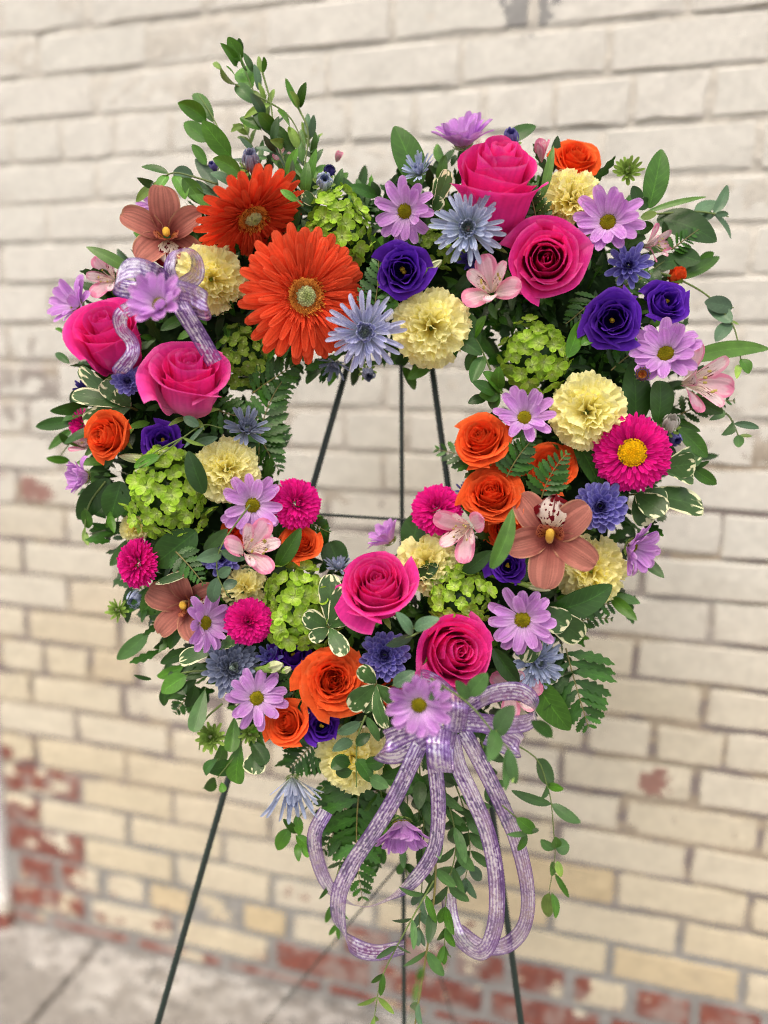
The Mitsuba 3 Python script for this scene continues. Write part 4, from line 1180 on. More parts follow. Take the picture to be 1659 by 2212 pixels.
branch('eucalyptus', 'drooping eucalyptus tip with a domed leaf at the right edge', [[(1420, 588), (1466, 603), (1530, 640), (1578, 695), (1592, 730), (1600, 775)]],
       [(1468, 603, 1555, 553, 25, R_), (1508, 566, 1541, 546, 19, R_), (1582, 664, 1522, 652, 32), (1580, 697, 1527, 658, 30), (1578, 697, 1545, 741, 25), (1600, 776, 1617, 808, 22, R_), (1597, 788, 1594, 812, 12, N_), (1580, 695, 1596, 700, 9, N_)], .010, B_, group=EU)
branch('eucalyptus', 'fine eucalyptus tip hanging at the right edge below the alstroemeria trumpet', [[(1480, 860), (1561, 889), (1584, 915), (1597, 948)]],
       [(1500, 864, 1562, 890, 34, 'salal'), (1566, 888, 1531, 908, 13), (1583, 914, 1564, 939, 20), (1586, 915, 1640, 925, 13, B_), (1595, 940, 1596, 967, 18), (1597, 941, 1625, 944, 8, N_)], .005, 'euca', group=EU)
branch('eucalyptus', 'dark leaves round the half open blue mum, upper right', [[(1400, 590), (1440, 560)]], [(1408, 572, 1474, 560, 30, 'salal'), (1455, 545, 1512, 566, 36, 'salal'), (1382, 495, 1411, 488, 24, 'salal'), (1372, 445, 1402, 437, 22, 'salal'), (1380, 440, 1366, 402, 22, 'salal'), (1400, 585, 1425, 612, 28, 'salal'), (1440, 520, 1432, 478, 14), (1430, 535, 1405, 545, 20, R_), (1384, 470, 1420, 462, 16, N_)], .012, 'salal', group=EU)
branch('eucalyptus', 'glossy pointed leaves at the upper right edge of the heart opening', [[(1060, 800), (1035, 745), (1000, 690)]],
       [(990, 669, 1036, 746, 36, 'salal'), (976, 719, 1041, 768, 32, 'salal'), (1020, 734, 1048, 681, 22, R_), (1225, 772, 1251, 694, 34, R_), (1256, 746, 1288, 727, 20, R_), (1030, 760, 1005, 800, 24, 'salal'), (1045, 770, 1020, 830, 26, 'salal')], .038, 'salal', group=EU)
branch('ruscus_branch', 'bright green leaf rosette left of the right hand hydrangea', [[(1085, 850), (1060, 830)]], [(1085, 845, 1045, 803, 28, R_), (1080, 850, 1036, 852, 28, R_), (1078, 840, 1078, 792, 26, R_), (1070, 850, 1018, 826, 24, 'salal'), (1080, 855, 1058, 882, 26, R_), (1050, 860, 1012, 868, 20, 'salal'), (1040, 800, 1006, 768, 22, 'salal')], .030, R_, group=RU)
branch('eucalyptus', 'eucalyptus over the lower bow with leaves beside its right loop', [[(930, 1465), (1012, 1520), (1068, 1585), (1098, 1618), (1112, 1655)]],
       [(1012, 1503, 1052, 1452, 34), (1076, 1590, 1110, 1524, 34), (1012, 1510, 985, 1470, 26), (1072, 1580, 1059, 1640, 32), (1097, 1618, 1092, 1708, 17), (1100, 1620, 1113, 1692, 22), (1108, 1650, 1107, 1692, 9, N_), (955, 1480, 930, 1510, 28), (1192, 1592, 1148, 1558, 24, 'salal')], .120, 'euca', group=EU, r=.0009)
branch('eucalyptus', 'eucalyptus branch hanging free right of the ribbon tails', [[(1100, 1600), (1160, 1640), (1182, 1698), (1191, 1736), (1196, 1800), (1199, 1832), (1197, 1865), (1186, 1925)]],
       [(1160, 1640, 1191, 1693, 36), (1183, 1698, 1220, 1703, 16, R_), (1182, 1697, 1168, 1726, 14), (1190, 1737, 1108, 1709, 17), (1192, 1737, 1253, 1778, 22), (1198, 1834, 1168, 1813, 19), (1200, 1832, 1230, 1828, 28), (1200, 1832, 1200, 1808, 18, R_), (1197, 1862, 1190, 1892, 15, R_), (1204, 1860, 1212, 1895, 14, N_), (1199, 1888, 1230, 1940, 11, R_), (1187, 1930, 1181, 1982, 24, N_), (1192, 1930, 1199, 1984, 18, R_)], .012, 'euca', group=EU, r=.0007)
branch('eucalyptus', 'small leaves crossing the rightmost ribbon tail', [[(1085, 1740), (1125, 1775), (1142, 1800)]], [(1156, 1797, 1113, 1766, 24, R_), (1136, 1800, 1118, 1838, 16, R_), (1140, 1800, 1100, 1806, 12), (1150, 1800, 1160, 1788, 10)], .075, 'euca', group=EU, r=.0007)
branch('eucalyptus', 'eucalyptus leaves left below the heart, beside the left ribbon loop', [[(700, 1700), (650, 1760), (632, 1800)]], [(625, 1790, 600, 1836, 26), (640, 1762, 646, 1802, 18), (640, 1805, 672, 1840, 20), (640, 1800, 612, 1770, 14), (650, 1830, 668, 1850, 16), (645, 1820, 645, 1860, 14, R_)], .005, R_, group=EU, r=.0007)
branch('eucalyptus', 'eucalyptus leaves lying across the bottom yellow carnation', [[(790, 1545), (772, 1600), (770, 1700)]], [(778, 1560, 728, 1585, 22, B_), (790, 1548, 818, 1600, 16), (760, 1600, 718, 1622, 22, B_), (752, 1635, 716, 1660, 26, 'salal'), (770, 1610, 800, 1585, 20, 'salal'), (756, 1650, 725, 1640, 20, 'salal'), (770, 1640, 800, 1690, 30, 'salal'), (790, 1650, 832, 1640, 26, 'salal'), (800, 1680, 840, 1700, 24), (760, 1665, 728, 1668, 22, 'salal')], .062, 'euca', group=EU)
branch('eucalyptus', 'grey green eucalyptus leaves between the two lower pink roses', [[(940, 1340), (893, 1372), (850, 1380)]], [(891, 1371, 856, 1322, 25, B_), (895, 1357, 950, 1336, 26, B_), (892, 1374, 832, 1391, 30, B_), (850, 1480, 895, 1450, 26, B_)], .085, B_, group=EU)
branch('eucalyptus', 'blue green eucalyptus pair in front of the left blue violet mum', [[(540, 1090), (478, 1180), (470, 1240), (495, 1290)]], [(478, 1192, 424, 1208, 26, B_), (478, 1190, 530, 1208, 22, B_), (472, 1245, 500, 1225, 20, B_), (470, 1248, 460, 1300, 26, B_), (482, 1270, 512, 1255, 20)], .062, B_, group=EU, r=.0008)
branch('eucalyptus', 'thin stems with narrow leaves under the pale petalled rose', [[(300, 1010), (345, 985), (400, 942), (440, 918), (480, 925)], [(395, 945), (350, 968), (300, 1000)]], [(440, 922, 398, 968, 8, B_), (395, 945, 445, 962, 7, N_), (345, 985, 290, 1010, 20, R_), (430, 920, 395, 900, 18, B_), (470, 945, 425, 955, 16)], .064, B_, group=EU, r=.0008)
branch('ruscus_branch', 'leafy branch hanging at the left edge under the daisy in profile', [[(228, 1040), (195, 1085), (184, 1130), (186, 1175)], [(232, 1080), (240, 1120)]], [(184, 1100, 190, 1142, 22, R_), (185, 1140, 178, 1168, 12, N_), (186, 1150, 190, 1178, 10, N_), (236, 1112, 247, 1152, 14, R_), (238, 1105, 230, 1140, 12)], .008, R_, group=RU)
branch('ruscus_branch', 'blurred leaves pointing left at the far left edge', [[(200, 940), (160, 950), (130, 985)]], [(156, 928, 107, 972, 18), (150, 995, 99, 990, 15), (150, 960, 128, 935, 14), (140, 720, 118, 712, 16)], -.03, R_, group=RU)
branch('ruscus_branch', 'glossy dark branch spreading left at the lower left edge', [[(480, 1450), (420, 1450), (365, 1460)]], [(418, 1404, 346, 1433, 24, 'salal'), (458, 1448, 364, 1458, 32, 'salal'), (402, 1460, 347, 1496, 33, R_), (366, 1478, 352, 1528, 19, 'salal'), (327, 1467, 289, 1458, 9, 'salal'), (380, 1470, 400, 1500, 24, 'salal'), (395, 1440, 340, 1462, 20, R_), (420, 1480, 405, 1530, 24)], .012, 'salal', group=RU)
branch('ruscus_branch', 'long leaves hanging down from the lower left edge', [[(480, 1520), (440, 1560), (430, 1620)], [(530, 1560), (515, 1620), (470, 1680)]], [(443, 1490, 418, 1582, 25, 'euca'), (521, 1608, 512, 1692, 40, R_), (560, 1618, 549, 1674, 34, 'variegated'), (506, 1550, 498, 1625, 24, R_), (446, 1666, 499, 1650, 30, 'salal'), (440, 1702, 463, 1690, 20, R_), (470, 1640, 440, 1670, 20, 'salal'), (560, 1580, 572, 1640, 20, R_), (480, 1600, 470, 1650, 22, R_), (540, 1600, 575, 1650, 24, 'salal'), (478, 1690, 485, 1712, 12, R_)], .018, R_, 'obovate', group=RU)

for path, lab, n in (([(645, 440, .01), (612, 345, .012), (585, 265, .01), (572, 215, .01)], 'bushy leafy spray in front of the tallest eucalyptus at the upper left', 8),
                     ([(600, 420, .005), (560, 350, .005), (535, 290, .0)], 'short leafy spray just left of the tallest eucalyptus', 6),
                     ([(665, 440, .005), (672, 360, .008), (668, 300, .005)], 'narrow leafy spray right of the tallest eucalyptus', 6)):
    sprig('eucalyptus', path, lab, n, 62, 21, (R_, 'euca', B_, N_), group=EU, spread=.6, tipL=.6, r=.0008)
# trailing sprays below the bow
for i, (path, lab, n, L, W, mats) in enumerate([
    ([(930, 1640, .03), (938, 1760, .035), (940, 1906, .04), (924, 2041, .04), (898, 2203, .03), (890, 2280, .03)], 'longest trailing eucalyptus with a reddish stem under the lower bow', 8, 78, 36, ('euca', B_)),
    ([(937, 1902, .045), (882, 1999, .05), (826, 2110, .045), (808, 2200, .04)], 'thin yellow green eucalyptus tip hanging lowest left of the long stem', 6, 66, 21, ('euca', R_, N_)),
    ([(905, 1650, .02), (915, 1760, .02), (912, 1900, .02), (905, 2010, .02)], 'eucalyptus trailing down behind the ribbon tails, nearest the rear easel leg', 8, 72, 37, ('euca', B_)),
    ([(960, 1640, .015), (1000, 1740, .01), (1015, 1830, .01), (1005, 1900, .01)], 'eucalyptus trailing between the two right ribbon tails', 7, 72, 40, ('euca', B_)),
    ([(960, 1700, .02), (985, 1820, .02), (965, 1930, .02), (960, 2050, .02)], 'eucalyptus trailing just right of the long reddish stem', 8, 72, 36, ('euca', R_)),
    ([(860, 1620, .01), (880, 1720, .005), (870, 1830, .0), (880, 1900, .0)], 'eucalyptus hanging behind the lavender daisy under the bow', 6, 60, 30, ('euca', 'salal')),
    ([(740, 1780, .0), (735, 1860, .0), (720, 1930, .0), (728, 2000, .0)], 'leafy sprig hanging inside the left ribbon loop', 5, 62, 22, ('salal', R_)),
    ([(1040, 1600, .02), (1060, 1680, .02), (1090, 1760, .01)], 'eucalyptus behind the rightmost ribbon tail below the bow', 5, 60, 28, ('euca', B_)),
    ([(880, 1640, .02), (862, 1720, .015), (850, 1790, .01)], 'dark leaves close under the bow, left of the hanging daisy', 5, 64, 34, ('salal', R_)),
    ([(950, 1650, .02), (960, 1740, .015), (985, 1790, .01)], 'dark leaves close under the bow, right of the hanging daisy', 5, 66, 36, ('euca', 'salal')),
    ([(900, 1660, .01), (905, 1760, .01), (915, 1850, .015)], 'dark leaves hanging straight down under the middle of the bow', 6, 62, 34, ('salal', 'euca')),
    ([(820, 1690, .0), (830, 1780, .0), (815, 1860, .0)], 'leafy sprig behind the widest ribbon tail', 5, 60, 30, (R_, 'salal')),
    ([(905, 2110, .22), (898, 2160, .25), (880, 2230, .27)], 'blurred bright leaf tip at the very bottom near the camera', 2, 44, 18, (R_, N_)),
]):
    sprig('eucalyptus', path, lab, n, L, W, mats, 'twig' if i == 0 else 'stem', .0013 if i == 0 else .0008, group=EU, spread=.7, tipL=.6)

# broad single leaves
for a, b, W, h, mat, lab, kw in [
    ((905, 405), (852, 272), 84, (.012, .02), 'salal_light', 'large pointed leaf standing at the left of the right lobe top', {}),
    ((1085, 310), (1158, 272), 44, (.0, .0), 'salal', 'dark leaf behind the blue violet bud at the top right', {}),
    ((1402, 450), (1429, 322), 66, (.004, .01), 'salal_light', 'large upright leaf at the upper right edge', {}),
    ((1420, 470), (1552, 512), 88, (.0, .02), 'salal', 'broad dark leaf pointing right at the upper right edge', dict(curl=-.12)),
    ((1372, 920), (1366, 778), 82, (.022, .03), 'salal', 'tall dark leaf right of the large yellow carnation', {}),
    ((1420, 915), (1425, 822), 74, (.030, .035), 'salal', 'round wet dark leaf under the right daisy', dict(prof='round')),
    ((1466, 925), (1528, 988), 48, (.018, .01), 'salal_light', 'bright leaf pointing down right beside the magenta aster', {}),
    ((1495, 1012), (1548, 1046), 36, (.008, .005), 'salal_light', 'green leaf at the right edge beside variegated leaves', {}),
    ((1490, 990), (1553, 984), 20, (-.05, -.06), 'salal', 'blurred dark leaf tip behind the right edge', {}),
    ((1196, 1318), (1323, 1264), 74, (.030, .04), 'salal', 'dark pointed leaf under the right hand carnation', dict(sweep=-.06)),
    ((1150, 1462), (1231, 1578), 84, (.012, .015), 'salal_light', 'large pointed leaf hanging at the lower right right of the bow', {}),
    ((1066, 1400), (1120, 1478), 48, (.040, .03), 'salal', 'folded dark leaf right of the lowest pink rose', dict(fold=.5)),
    ((440, 1066), (407, 974), 52, (.062, .07), 'salal', 'dark leaf between the left hydrangea and carnation', dict(fold=.3)),
    ((236, 1035), (168, 1122), 66, (.006, .0), 'salal', 'dark leaf under the daisy in profile, left edge', {}),
    ((262, 1040), (238, 1122), 74, (.012, .01), 'salal', 'broad dark leaf left of the largest hydrangea', {}),
    ((424, 1148), (330, 1222), 92, (.035, .03), 'salal', 'large wet dark leaf right of the left edge magenta aster', {}),
    ((442, 1190), (492, 1142), 36, (.030, .04), 'euca', 'grey green leaf under the left alstroemeria', {}),
    ((398, 1248), (304, 1324), 84, (.008, .005), 'salal_light', 'pale green broad leaf at the lower left edge', {}),
    ((410, 1236), (335, 1262), 24, (.03, .03), 'variegated', 'narrow variegated leaf under the wet dark leaf', {}),
    ((738, 1232), (712, 1170), 64, (.0, .0), 'salal', 'dark round leaf at the bottom of the heart opening', dict(prof='round')),
    ((888, 1190), (908, 1104), 78, (.010, .01), 'salal', 'dark leaf left of the magenta aster right of the opening', {}),
    ((896, 1250), (948, 1218), 40, (.035, .04), 'salal', 'dark leaf above the lower hydrangea', {}),
    ((1000, 1238), (1062, 1190), 44, (.042, .05), 'salal', 'dark leaf left of the small purple lisianthus', {}),
    ((598, 1225), (650, 1140), 46, (.040, .05), 'salal_light', 'curled green leaf right of the left alstroemeria', dict(fold=.4)),
    ((1240, 945), (1300, 1060), 56, (.02, .02), 'salal', 'shaded leaf left of the yellow centred aster', {}),
]:
    kw.setdefault('prof', 'ovate')
    big_leaf('lemon_leaf', a, b, W, h, (lr.normal(0, .22), lr.normal(.05, .22), 1), mat, lab, 'leaf', LE, **kw)
for a, b, W, h, lab, kw in [
    ((1478, 778), (1664, 754), 46, (.012, .01), 'long narrow blade pointing right, reaching the picture edge', dict(sweep=.05)),
    ((1398, 458), (1528, 425), 17, (.012, .02), 'thin green blade pointing right at the upper right', {}),
    ((286, 588), (186, 533), 36, (.022, .03), 'narrow green blade pointing left above the upper bow', {}),
    ((1172, 425), (1196, 314), 24, (.030, .035), 'upright green blade right of the topmost rose', {}),
    ((1062, 1228), (1107, 1098), 46, (.088, .09), 'folded green blade between the alstroemeria and the orchid', dict(fold=.5, sweep=-.06)),
    ((560, 1535), (612, 1500), 16, (.038, .04), 'thick green stalk piece beside the lower left daisy', {}),
]:
    big_leaf('leaf_blade', a, b, W, h, (lr.normal(0, .15), lr.normal(.1, .15), 1), 'blade', lab, 'leaf', 'narrow blades', prof='lance', **kw)

# variegated sprigs
for c, h, tips, lab in [
    ((282, 880), .028, [(155, 853, .03, 46), (180, 912, .03, 50), (218, 826, .035, 42), (170, 795, .02, 36), (250, 840, .04, 40)], 'variegated leaf whorl at the left edge above the orange rose'),
    ((712, 1356), .052, [(656, 1326, .06, 46), (668, 1380, .06, 34), (746, 1416, .07, 42), (764, 1322, .06, 30), (712, 1240, .045, 54), (748, 1268, .055, 50)], 'variegated leaf whorl left of the drooping pink rose'),
    ((812, 1478), .060, [(752, 1528, .07, 58), (776, 1440, .07, 38), (864, 1514, .06, 40), (834, 1574, .065, 34), (786, 1540, .06, 30)], 'variegated leaf whorl between the ruffled orange rose and the lower bow'),
    ((470, 1402), .035, [(387, 1429, .035, 40), (520, 1372, .04, 34)], 'variegated leaf pointing left at the lower left edge'),
    ((1420, 1012), .026, [(1503, 1000, .03, 62), (1499, 1036, .02, 52), (1514, 978, .01, 50)], 'variegated leaves right of the yellow centred aster'),
    ((1372, 1068), .020, [(1520, 1098, .015, 76), (1436, 1112, .045, 62), (1440, 1088, .03, 58), (1400, 1135, .02, 50)], 'large variegated leaves right of the right blue violet mum'),
    ((1165, 1312), .034, [(1258, 1380, .03, 66), (1228, 1352, .04, 62), (1135, 1432, .035, 50)], 'variegated leaves behind the lower right lavender daisy'),
    ((935, 455), .034, [(968, 366, .04, 34), (944, 384, .04, 26), (958, 430, .05, 30)], 'variegated leaves left of the topmost pink rose'),
    ((690, 445), .022, [(652, 418, .03, 28), (700, 408, .02, 24)], 'variegated leaf at the left of the upper hydrangea'),
]:
    cluster('pittosporum', c, tips, lab, h=h, group=PI_)

# fern fronds
for a, b, W, h, n, lab in [
    ((1222, 1400), (1272, 1572), 190, (.010, .012), 9, 'fern frond hanging at the lower right edge'),
    ((1240, 1300), (1374, 1290), 70, (.005, .0), 9, 'fern tip pointing right under the right hand carnation'),
    ((1210, 1362), (1324, 1338), 66, (.004, .0), 9, 'fern tip pointing right beside variegated leaves at the lower right'),
    ((1125, 1030), (940, 970), 130, (.028, .02), 11, 'fern frond reaching into the heart opening between the orange roses'),
    ((1095, 1030), (1150, 950), 90, (.052, .06), 9, 'fern frond in front of the upper right orange roses'),
    ((1170, 1075), (1226, 978), 90, (.060, .075), 9, 'fern frond lying over the half hidden orange rose'),
    ((545, 850), (640, 785), 120, (.0, .0), 10, 'fern frond under the large gerbera, left of the opening'),
    ((560, 1000), (612, 820), 130, (.0, .0), 12, 'fern frond along the upper left side of the opening'),
    ((545, 905), (605, 1020), 110, (.002, .0), 10, 'fern frond left of the opening beside the carnation'),
    ((806, 680), (818, 545), 90, (.040, .05), 10, 'fern frond in the heart notch left of the purple lisianthus'),
    ((380, 1192), (440, 1262), 66, (.050, .06), 8, 'bright fern tip beside the lower left wet leaf'),
    ((660, 1120), (712, 1150), 60, (.015, .015), 7, 'fern tip under the left magenta aster'),
    ((778, 1690), (784, 1946), 150, (.002, .0), 13, 'fern frond hanging inside the left ribbon loop'),
    ((775, 1680), (698, 1840), 150, (-.004, -.01), 11, 'fern frond hanging behind the left ribbon loop'),
    ((820, 1700), (770, 1800), 110, (-.01, -.01), 9, 'short fern frond behind the widest ribbon tail'),
    ((1162, 492), (1140, 392), 80, (.030, .04), 8, 'fern frond right of the topmost rose'),
    ((1290, 640), (1222, 700), 80, (.03, .03), 8, 'fern frond left of the open purple lisianthus'),
    ((1330, 625), (1420, 585), 70, (.022, .02), 8, 'fern frond under the half open dark blue mum'),
    ((1450, 540), (1510, 495), 50, (.014, .02), 8, 'fern tip lying on the broad dark leaf, upper right'),
    ((1320, 800), (1410, 730), 90, (.022, .02), 9, 'fern frond left of the right hand daisy'),
    ((1470, 895), (1588, 866), 70, (.0, .0), 8, 'fern tip pointing right under the alstroemeria trumpet'),
    ((680, 1600), (625, 1660), 110, (.0, .0), 9, 'fern frond above the hanging pale blue mum'),
    ((420, 1490), (378, 1540), 70, (.004, .0), 8, 'small fern tip at the lower left edge'),
    ((655, 1420), (625, 1540), 90, (.02, .02), 9, 'fern frond left of the ruffled orange rose'),
    ((460, 880), (560, 900), 90, (.015, .01), 9, 'fern frond right of the pale petalled rose'),
    ((640, 740), (590, 740), 80, (.02, .02), 8, 'fern behind the large gerbera'),
]:
    fern(a, b, W, lab, h, n, lr.normal(0, .04), (lr.normal(0, .2), lr.normal(.1, .2), 1), group=FE)

# dense small greenery pushed into the foam between the flowers
fill = []
for i in range(2600):
    q = ring[lr.integers(0, 119)]
    a = lr.uniform(0, 6.283)
    rr = lr.uniform(.0, 1) ** .6 * .095
    p = q + [rr * math.cos(a), rr * math.sin(a), lr.uniform(.015, .05) * (1 - (rr / .105) ** 2)]
    dv = np.array([math.cos(a), math.sin(a), lr.normal(.25, .45)]) * .6 + lr.normal(0, .5, 3)
    dv /= np.linalg.norm(dv)
    ll = lr.uniform(.014, .034)
    m = ['filler', 'filler', 'fern', 'salal', 'ruscus'][lr.integers(0, 5)]
    fill.append(leaf(p, p + dv * ll, ll * lr.uniform(.30, .48), (lr.normal(0, .6), lr.normal(0, .6), 1), 'lance' if i % 2 else 'ovate', .05, .2, m, 7, 3, lobes=3 if i % 2 else 0))
for i in range(700):
    k = lr.integers(0, 119)
    a = lr.uniform(0, 6.283)
    rr = lr.uniform(.062, .104)
    p = ring[k] + [rr * math.cos(a), rr * math.sin(a), lr.uniform(.0, .035)]
    dv = np.array([math.cos(a), math.sin(a), lr.normal(.15, .35)]) + lr.normal(0, .45, 3)
    dv /= np.linalg.norm(dv)
    ll = lr.uniform(.022, .042)
    m = ['salal', 'fern', 'salal', 'ruscus', 'euca'][lr.integers(0, 5)]
    fill.append(leaf(p, p + dv * ll, ll * lr.uniform(.34, .50), (lr.normal(0, .5), lr.normal(0, .5), 1), 'ovate', .06, .2, m, 9, 5, curl=lr.normal(0, .1)) if i % 3 else leaf(p, p + dv * ll, ll * .42, (lr.normal(0, .4), lr.normal(0, .4), 1), 'lance', .05, .15, 'fern', 17, 3, lobes=4))
v, f, uv = join(fill)
put(thing('filler_greenery', 'dense dark small leaves filling the gaps between the flowers', 'greenery', kind='stuff'), world(v), f, 'leaf', uv)

# ------------------------------------------------------------------ ribbons
def ribbon_bits(p, n, uv):
    """Threads: seven bands of silver and purple along the ribbon, woven in short bright and dark stitches."""
    idn = dr.floor(uv.x)
    a, L = uv.x - idn, uv.y
    stripe = .5 + .5 * dr.sin(a * 6.2832 * 6 + 1.2 + 1.2 * dr.sin(a * 9))
    stitch = mikit.cell_rand(dr.floor(a * 9), dr.floor(L / .0026 + .5 * dr.floor(a * 9)), idn)
    band = mikit.noise(L * 45, idn * 3.7, a * 2.5)
    k = mikit.smoothstep(.15, .90, stripe * .46 + stitch * .52 + (band - .5) * .7)
    hem = dr.maximum(mikit.smoothstep(.07, .03, a), mikit.smoothstep(.93, .97, a))
    return k, stitch, band, hem


def ribbon_colour(p, n, uv):
    k, stitch, band, hem = ribbon_bits(p, n, uv)
    c = mikit.mix((.26, .12, .43), (.88, .82, .91), k)
    mid = 1 - dr.abs(k * 2 - 1)
    c = c * (1 - .55 * mid) + mi.Color3f(.42, .20, .66) * (.55 * mid)
    hem = hem * (.6 + .4 * stitch)
    return c * (1 - hem) + mi.Color3f(.10, .03, .20) * hem


def ribbon_opacity(p, n, uv):
    k, stitch, band, hem = ribbon_bits(p, n, uv)
    return dr.clip(.46 + .34 * k + .40 * stitch + hem, 0, 1)


scene['ribbon'] = {'type': 'mask', 'opacity': mikit.proc(ribbon_opacity), 'inner': {'type': 'twosided', 'inner': {'type': 'principled', 'base_color': mikit.proc(ribbon_colour), 'metallic': 0.65, 'roughness': 0.27, 'specular': 0.6}}}


def strip(key, name, pts, W, n=70):
    """A ribbon along (u, v, h, side direction x, y, z)."""
    W = W * .86
    c = cat_rom([np.concatenate([P(*q[:3]), q[3:6]]) for q in pts], n)
    p, s = c[:, :3], c[:, 3:]
    tg = np.gradient(p, axis=0)
    tg /= np.linalg.norm(tg, axis=1, keepdims=True)
    s = s - tg * (s * tg).sum(1, keepdims=True)
    s /= np.linalg.norm(s, axis=1, keepdims=True) + 1e-9
    nn = np.cross(tg, s)
    arc = np.concatenate([[0], np.cumsum(np.linalg.norm(np.diff(p, axis=0), axis=1))])
    a = np.linspace(-1, 1, 5)
    v = p[:, None] + s[:, None] * (a * W / 2)[None, :, None] + nn[:, None] * (.03 * W * (1 - a ** 2))[None, :, None]
    uv = np.stack([np.broadcast_to(uid() + .01 + .98 * (a * .5 + .5), (n, 5)).ravel(), np.repeat(arc, 5)], 1)
    return put(name, world(v.reshape(-1, 3)), gfaces(n, 5), 'ribbon', uv, True, key)


RW = .0180
bow = thing('ribbon_bow', 'purple and silver striped ribbon bow on the upper left lobe', 'ribbon', 'ribbon bows')
strip(bow, 'loop', [(362, 615, .085, .3, 1, 0), (330, 590, .105, .3, 1, .1), (285, 578, .11, .2, 1, .1), (254, 596, .10, .15, 1, -.2), (252, 618, .08, .2, 1, -.2), (290, 628, .072, .2, 1, 0), (350, 640, .08, .2, 1, 0)], .021)
strip(bow, 'loop', [(380, 622, .085, .6, .3, .6), (366, 580, .09, .8, .0, .6), (378, 548, .095, .6, -.2, .7), (404, 540, .095, .1, -.5, .8), (424, 560, .09, -.4, -.4, .8), (424, 595, .085, -.6, .2, .7), (395, 618, .085, -.3, .6, .6)], .019)
strip(bow, 'loop', [(380, 625, .088, .0, 1, .2), (415, 635, .105, -.3, 1, .2), (446, 656, .10, -.3, 1, .4), (440, 672, .085, -.2, 1, .4), (395, 650, .08, 0, 1, .2)], .021)
strip(bow, 'tail', [(350, 645, .088, .3, 1, 0), (300, 658, .098, .4, 1, 0), (262, 680, .10, 1, .5, 0), (262, 710, .095, 1, -.2, .1), (284, 738, .092, 1, .1, .2), (284, 768, .09, 1, .3, .1), (250, 808, .085, .8, .8, .2)], .0155)
strip(bow, 'tail', [(378, 640, .088, .9, .5, 0), (400, 678, .09, .9, .5, 0), (428, 722, .082, .9, .5, .1), (464, 784, .072, .9, .5, .1)], .019)
strip(bow, 'knot', [(366, 606, .09, 1, 0, 0), (372, 628, .104, 1, 0, 0), (372, 650, .09, 1, 0, 0)], .016, 20)

bow = thing('ribbon_bow', 'purple and silver striped ribbon bow with long looping tails at the bottom', 'ribbon', 'ribbon bows')
strip(bow, 'loop', [(985, 1540, .09, .2, 1, 0), (950, 1510, .10, .4, .9, .1), (912, 1488, .105, .3, 1, .1), (908, 1466, .095, .2, 1, -.1), (940, 1478, .082, .2, 1, 0), (985, 1520, .08, .4, .9, 0)], .020)
strip(bow, 'knot', [(984, 1496, .10, 1, -.1, 0), (988, 1530, .115, 1, -.1, 0), (984, 1566, .10, 1, -.15, 0), (980, 1580, .085, 1, -.15, 0)], .0235, 24)
strip(bow, 'loop', [(1000, 1535, .09, .2, 1, .2), (1060, 1500, .08, .1, 1, .1), (1120, 1494, .075, -.1, 1, .1), (1154, 1520, .078, -.1, 1, .2), (1150, 1555, .085, .1, 1, .2), (1100, 1566, .092, .2, 1, .1), (1000, 1558, .095, .1, 1, 0)], .021)
strip(bow, 'loop', [(1000, 1545, .085, .3, 1, .1), (1060, 1570, .075, .3, 1, .1), (1115, 1598, .07, .2, 1, .1), (1112, 1618, .062, .2, 1, .1), (1050, 1590, .06, .2, 1, 0)], .020)
strip(bow, 'loop', [(950, 1550, .088, .1, 1, 0), (890, 1578, .098, .3, 1, .1), (838, 1600, .098, .5, 1, .2), (826, 1624, .085, .5, 1, .3), (862, 1626, .08, .3, 1, .1), (940, 1580, .085, .1, 1, 0)], .024)
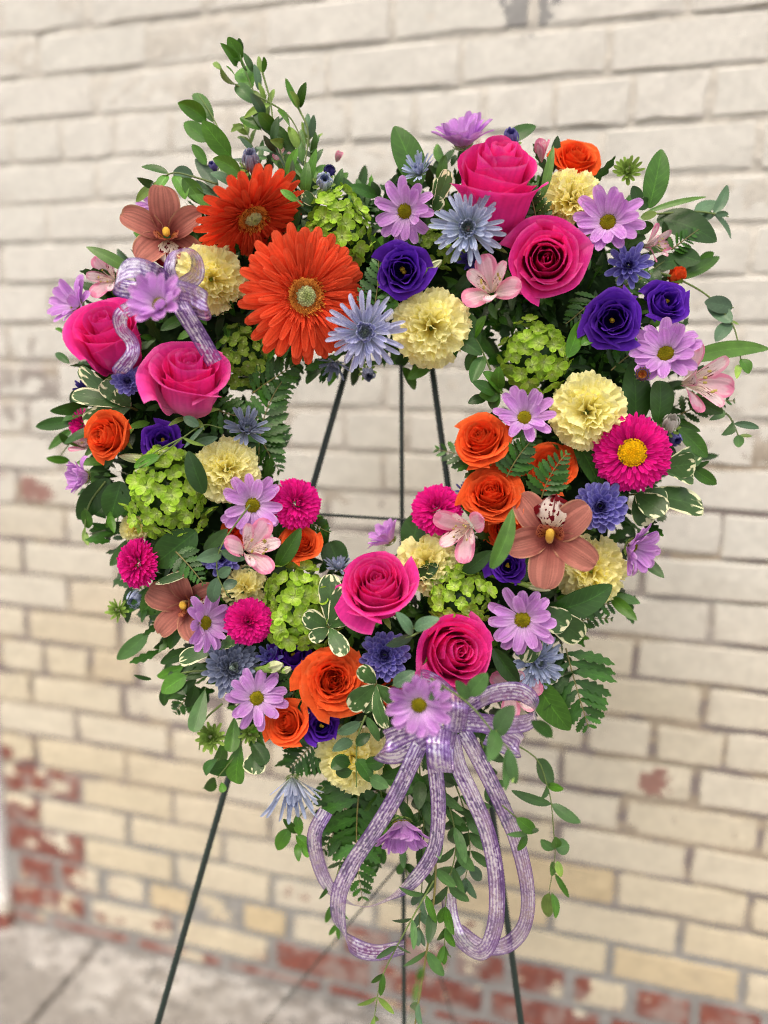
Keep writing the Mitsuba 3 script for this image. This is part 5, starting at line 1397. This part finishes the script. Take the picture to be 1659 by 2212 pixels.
strip(bow, 'loop', [(950, 1575, .088, 1, 0, 0), (946, 1610, .10, 1, 0, 0), (950, 1652, .10, 1, -.1, .1), (955, 1664, .085, 1, -.1, .2), (955, 1620, .078, 1, 0, 0), (965, 1570, .08, 1, 0, 0)], .026)
strip(bow, 'tail', [(915, 1590, .082, .9, .3, 0), (885, 1656, .083, .9, .35, 0), (850, 1728, .082, .9, .35, 0), (808, 1796, .08, .9, .4, 0), (760, 1868, .075, .9, .3, .1), (732, 1934, .07, 1, .05, .2), (734, 1998, .06, .8, -.5, .3), (760, 2040, .048, .3, -1, .3), (810, 2058, .035, .05, -1, .1), (873, 2046, .025, -.1, -1, 0)], .0182, 110)
strip(bow, 'tail', [(938, 1640, .072, 1, 0, .1), (947, 1744, .07, .95, 0, .4), (938, 1832, .062, .8, .1, .6), (902, 1892, .045, .6, .3, .75), (850, 1934, .02, .3, .4, .85), (796, 1958, .008, .1, .4, .9), (748, 1948, .005, .5, .4, .7), (708, 1912, .010, .9, .4, .3), (684, 1851, .018, 1, 0, .1), (680, 1800, .024, 1, -.1, .1), (704, 1752, .024, 1, -.5, .1)], .0175, 120)
strip(bow, 'tail', [(975, 1590, .075, .9, .3, 0), (990, 1654, .074, .95, .25, 0), (1021, 1722, .072, .95, .25, 0), (1052, 1796, .068, 1, .15, 0), (1071, 1888, .062, 1, 0, .1), (1072, 1980, .055, 1, -.1, .1), (1055, 2042, .045, .9, -.5, .1), (1030, 2058, .03, .3, -1, .1), (995, 2030, .015, -.3, -1, .1), (975, 1985, .01, -.8, -.6, .1), (968, 1930, .008, -1, -.1, .1)], .0182, 120)
strip(bow, 'tail', [(1000, 1580, .07, .9, .4, 0), (1018, 1610, .07, .9, .4, 0), (1053, 1676, .066, .9, .4, 0), (1086, 1744, .06, .9, .3, .1), (1116, 1816, .052, .95, .2, .2), (1136, 1897, .045, .9, .05, .4), (1140, 1962, .035, .8, -.2, .6), (1126, 2012, .022, .5, -.7, .5), (1090, 2043, .008, .2, -1, .2), (1040, 2044, .0, -.2, -1, 0), (990, 2010, -.005, -.5, -.9, 0)], .0178, 120)
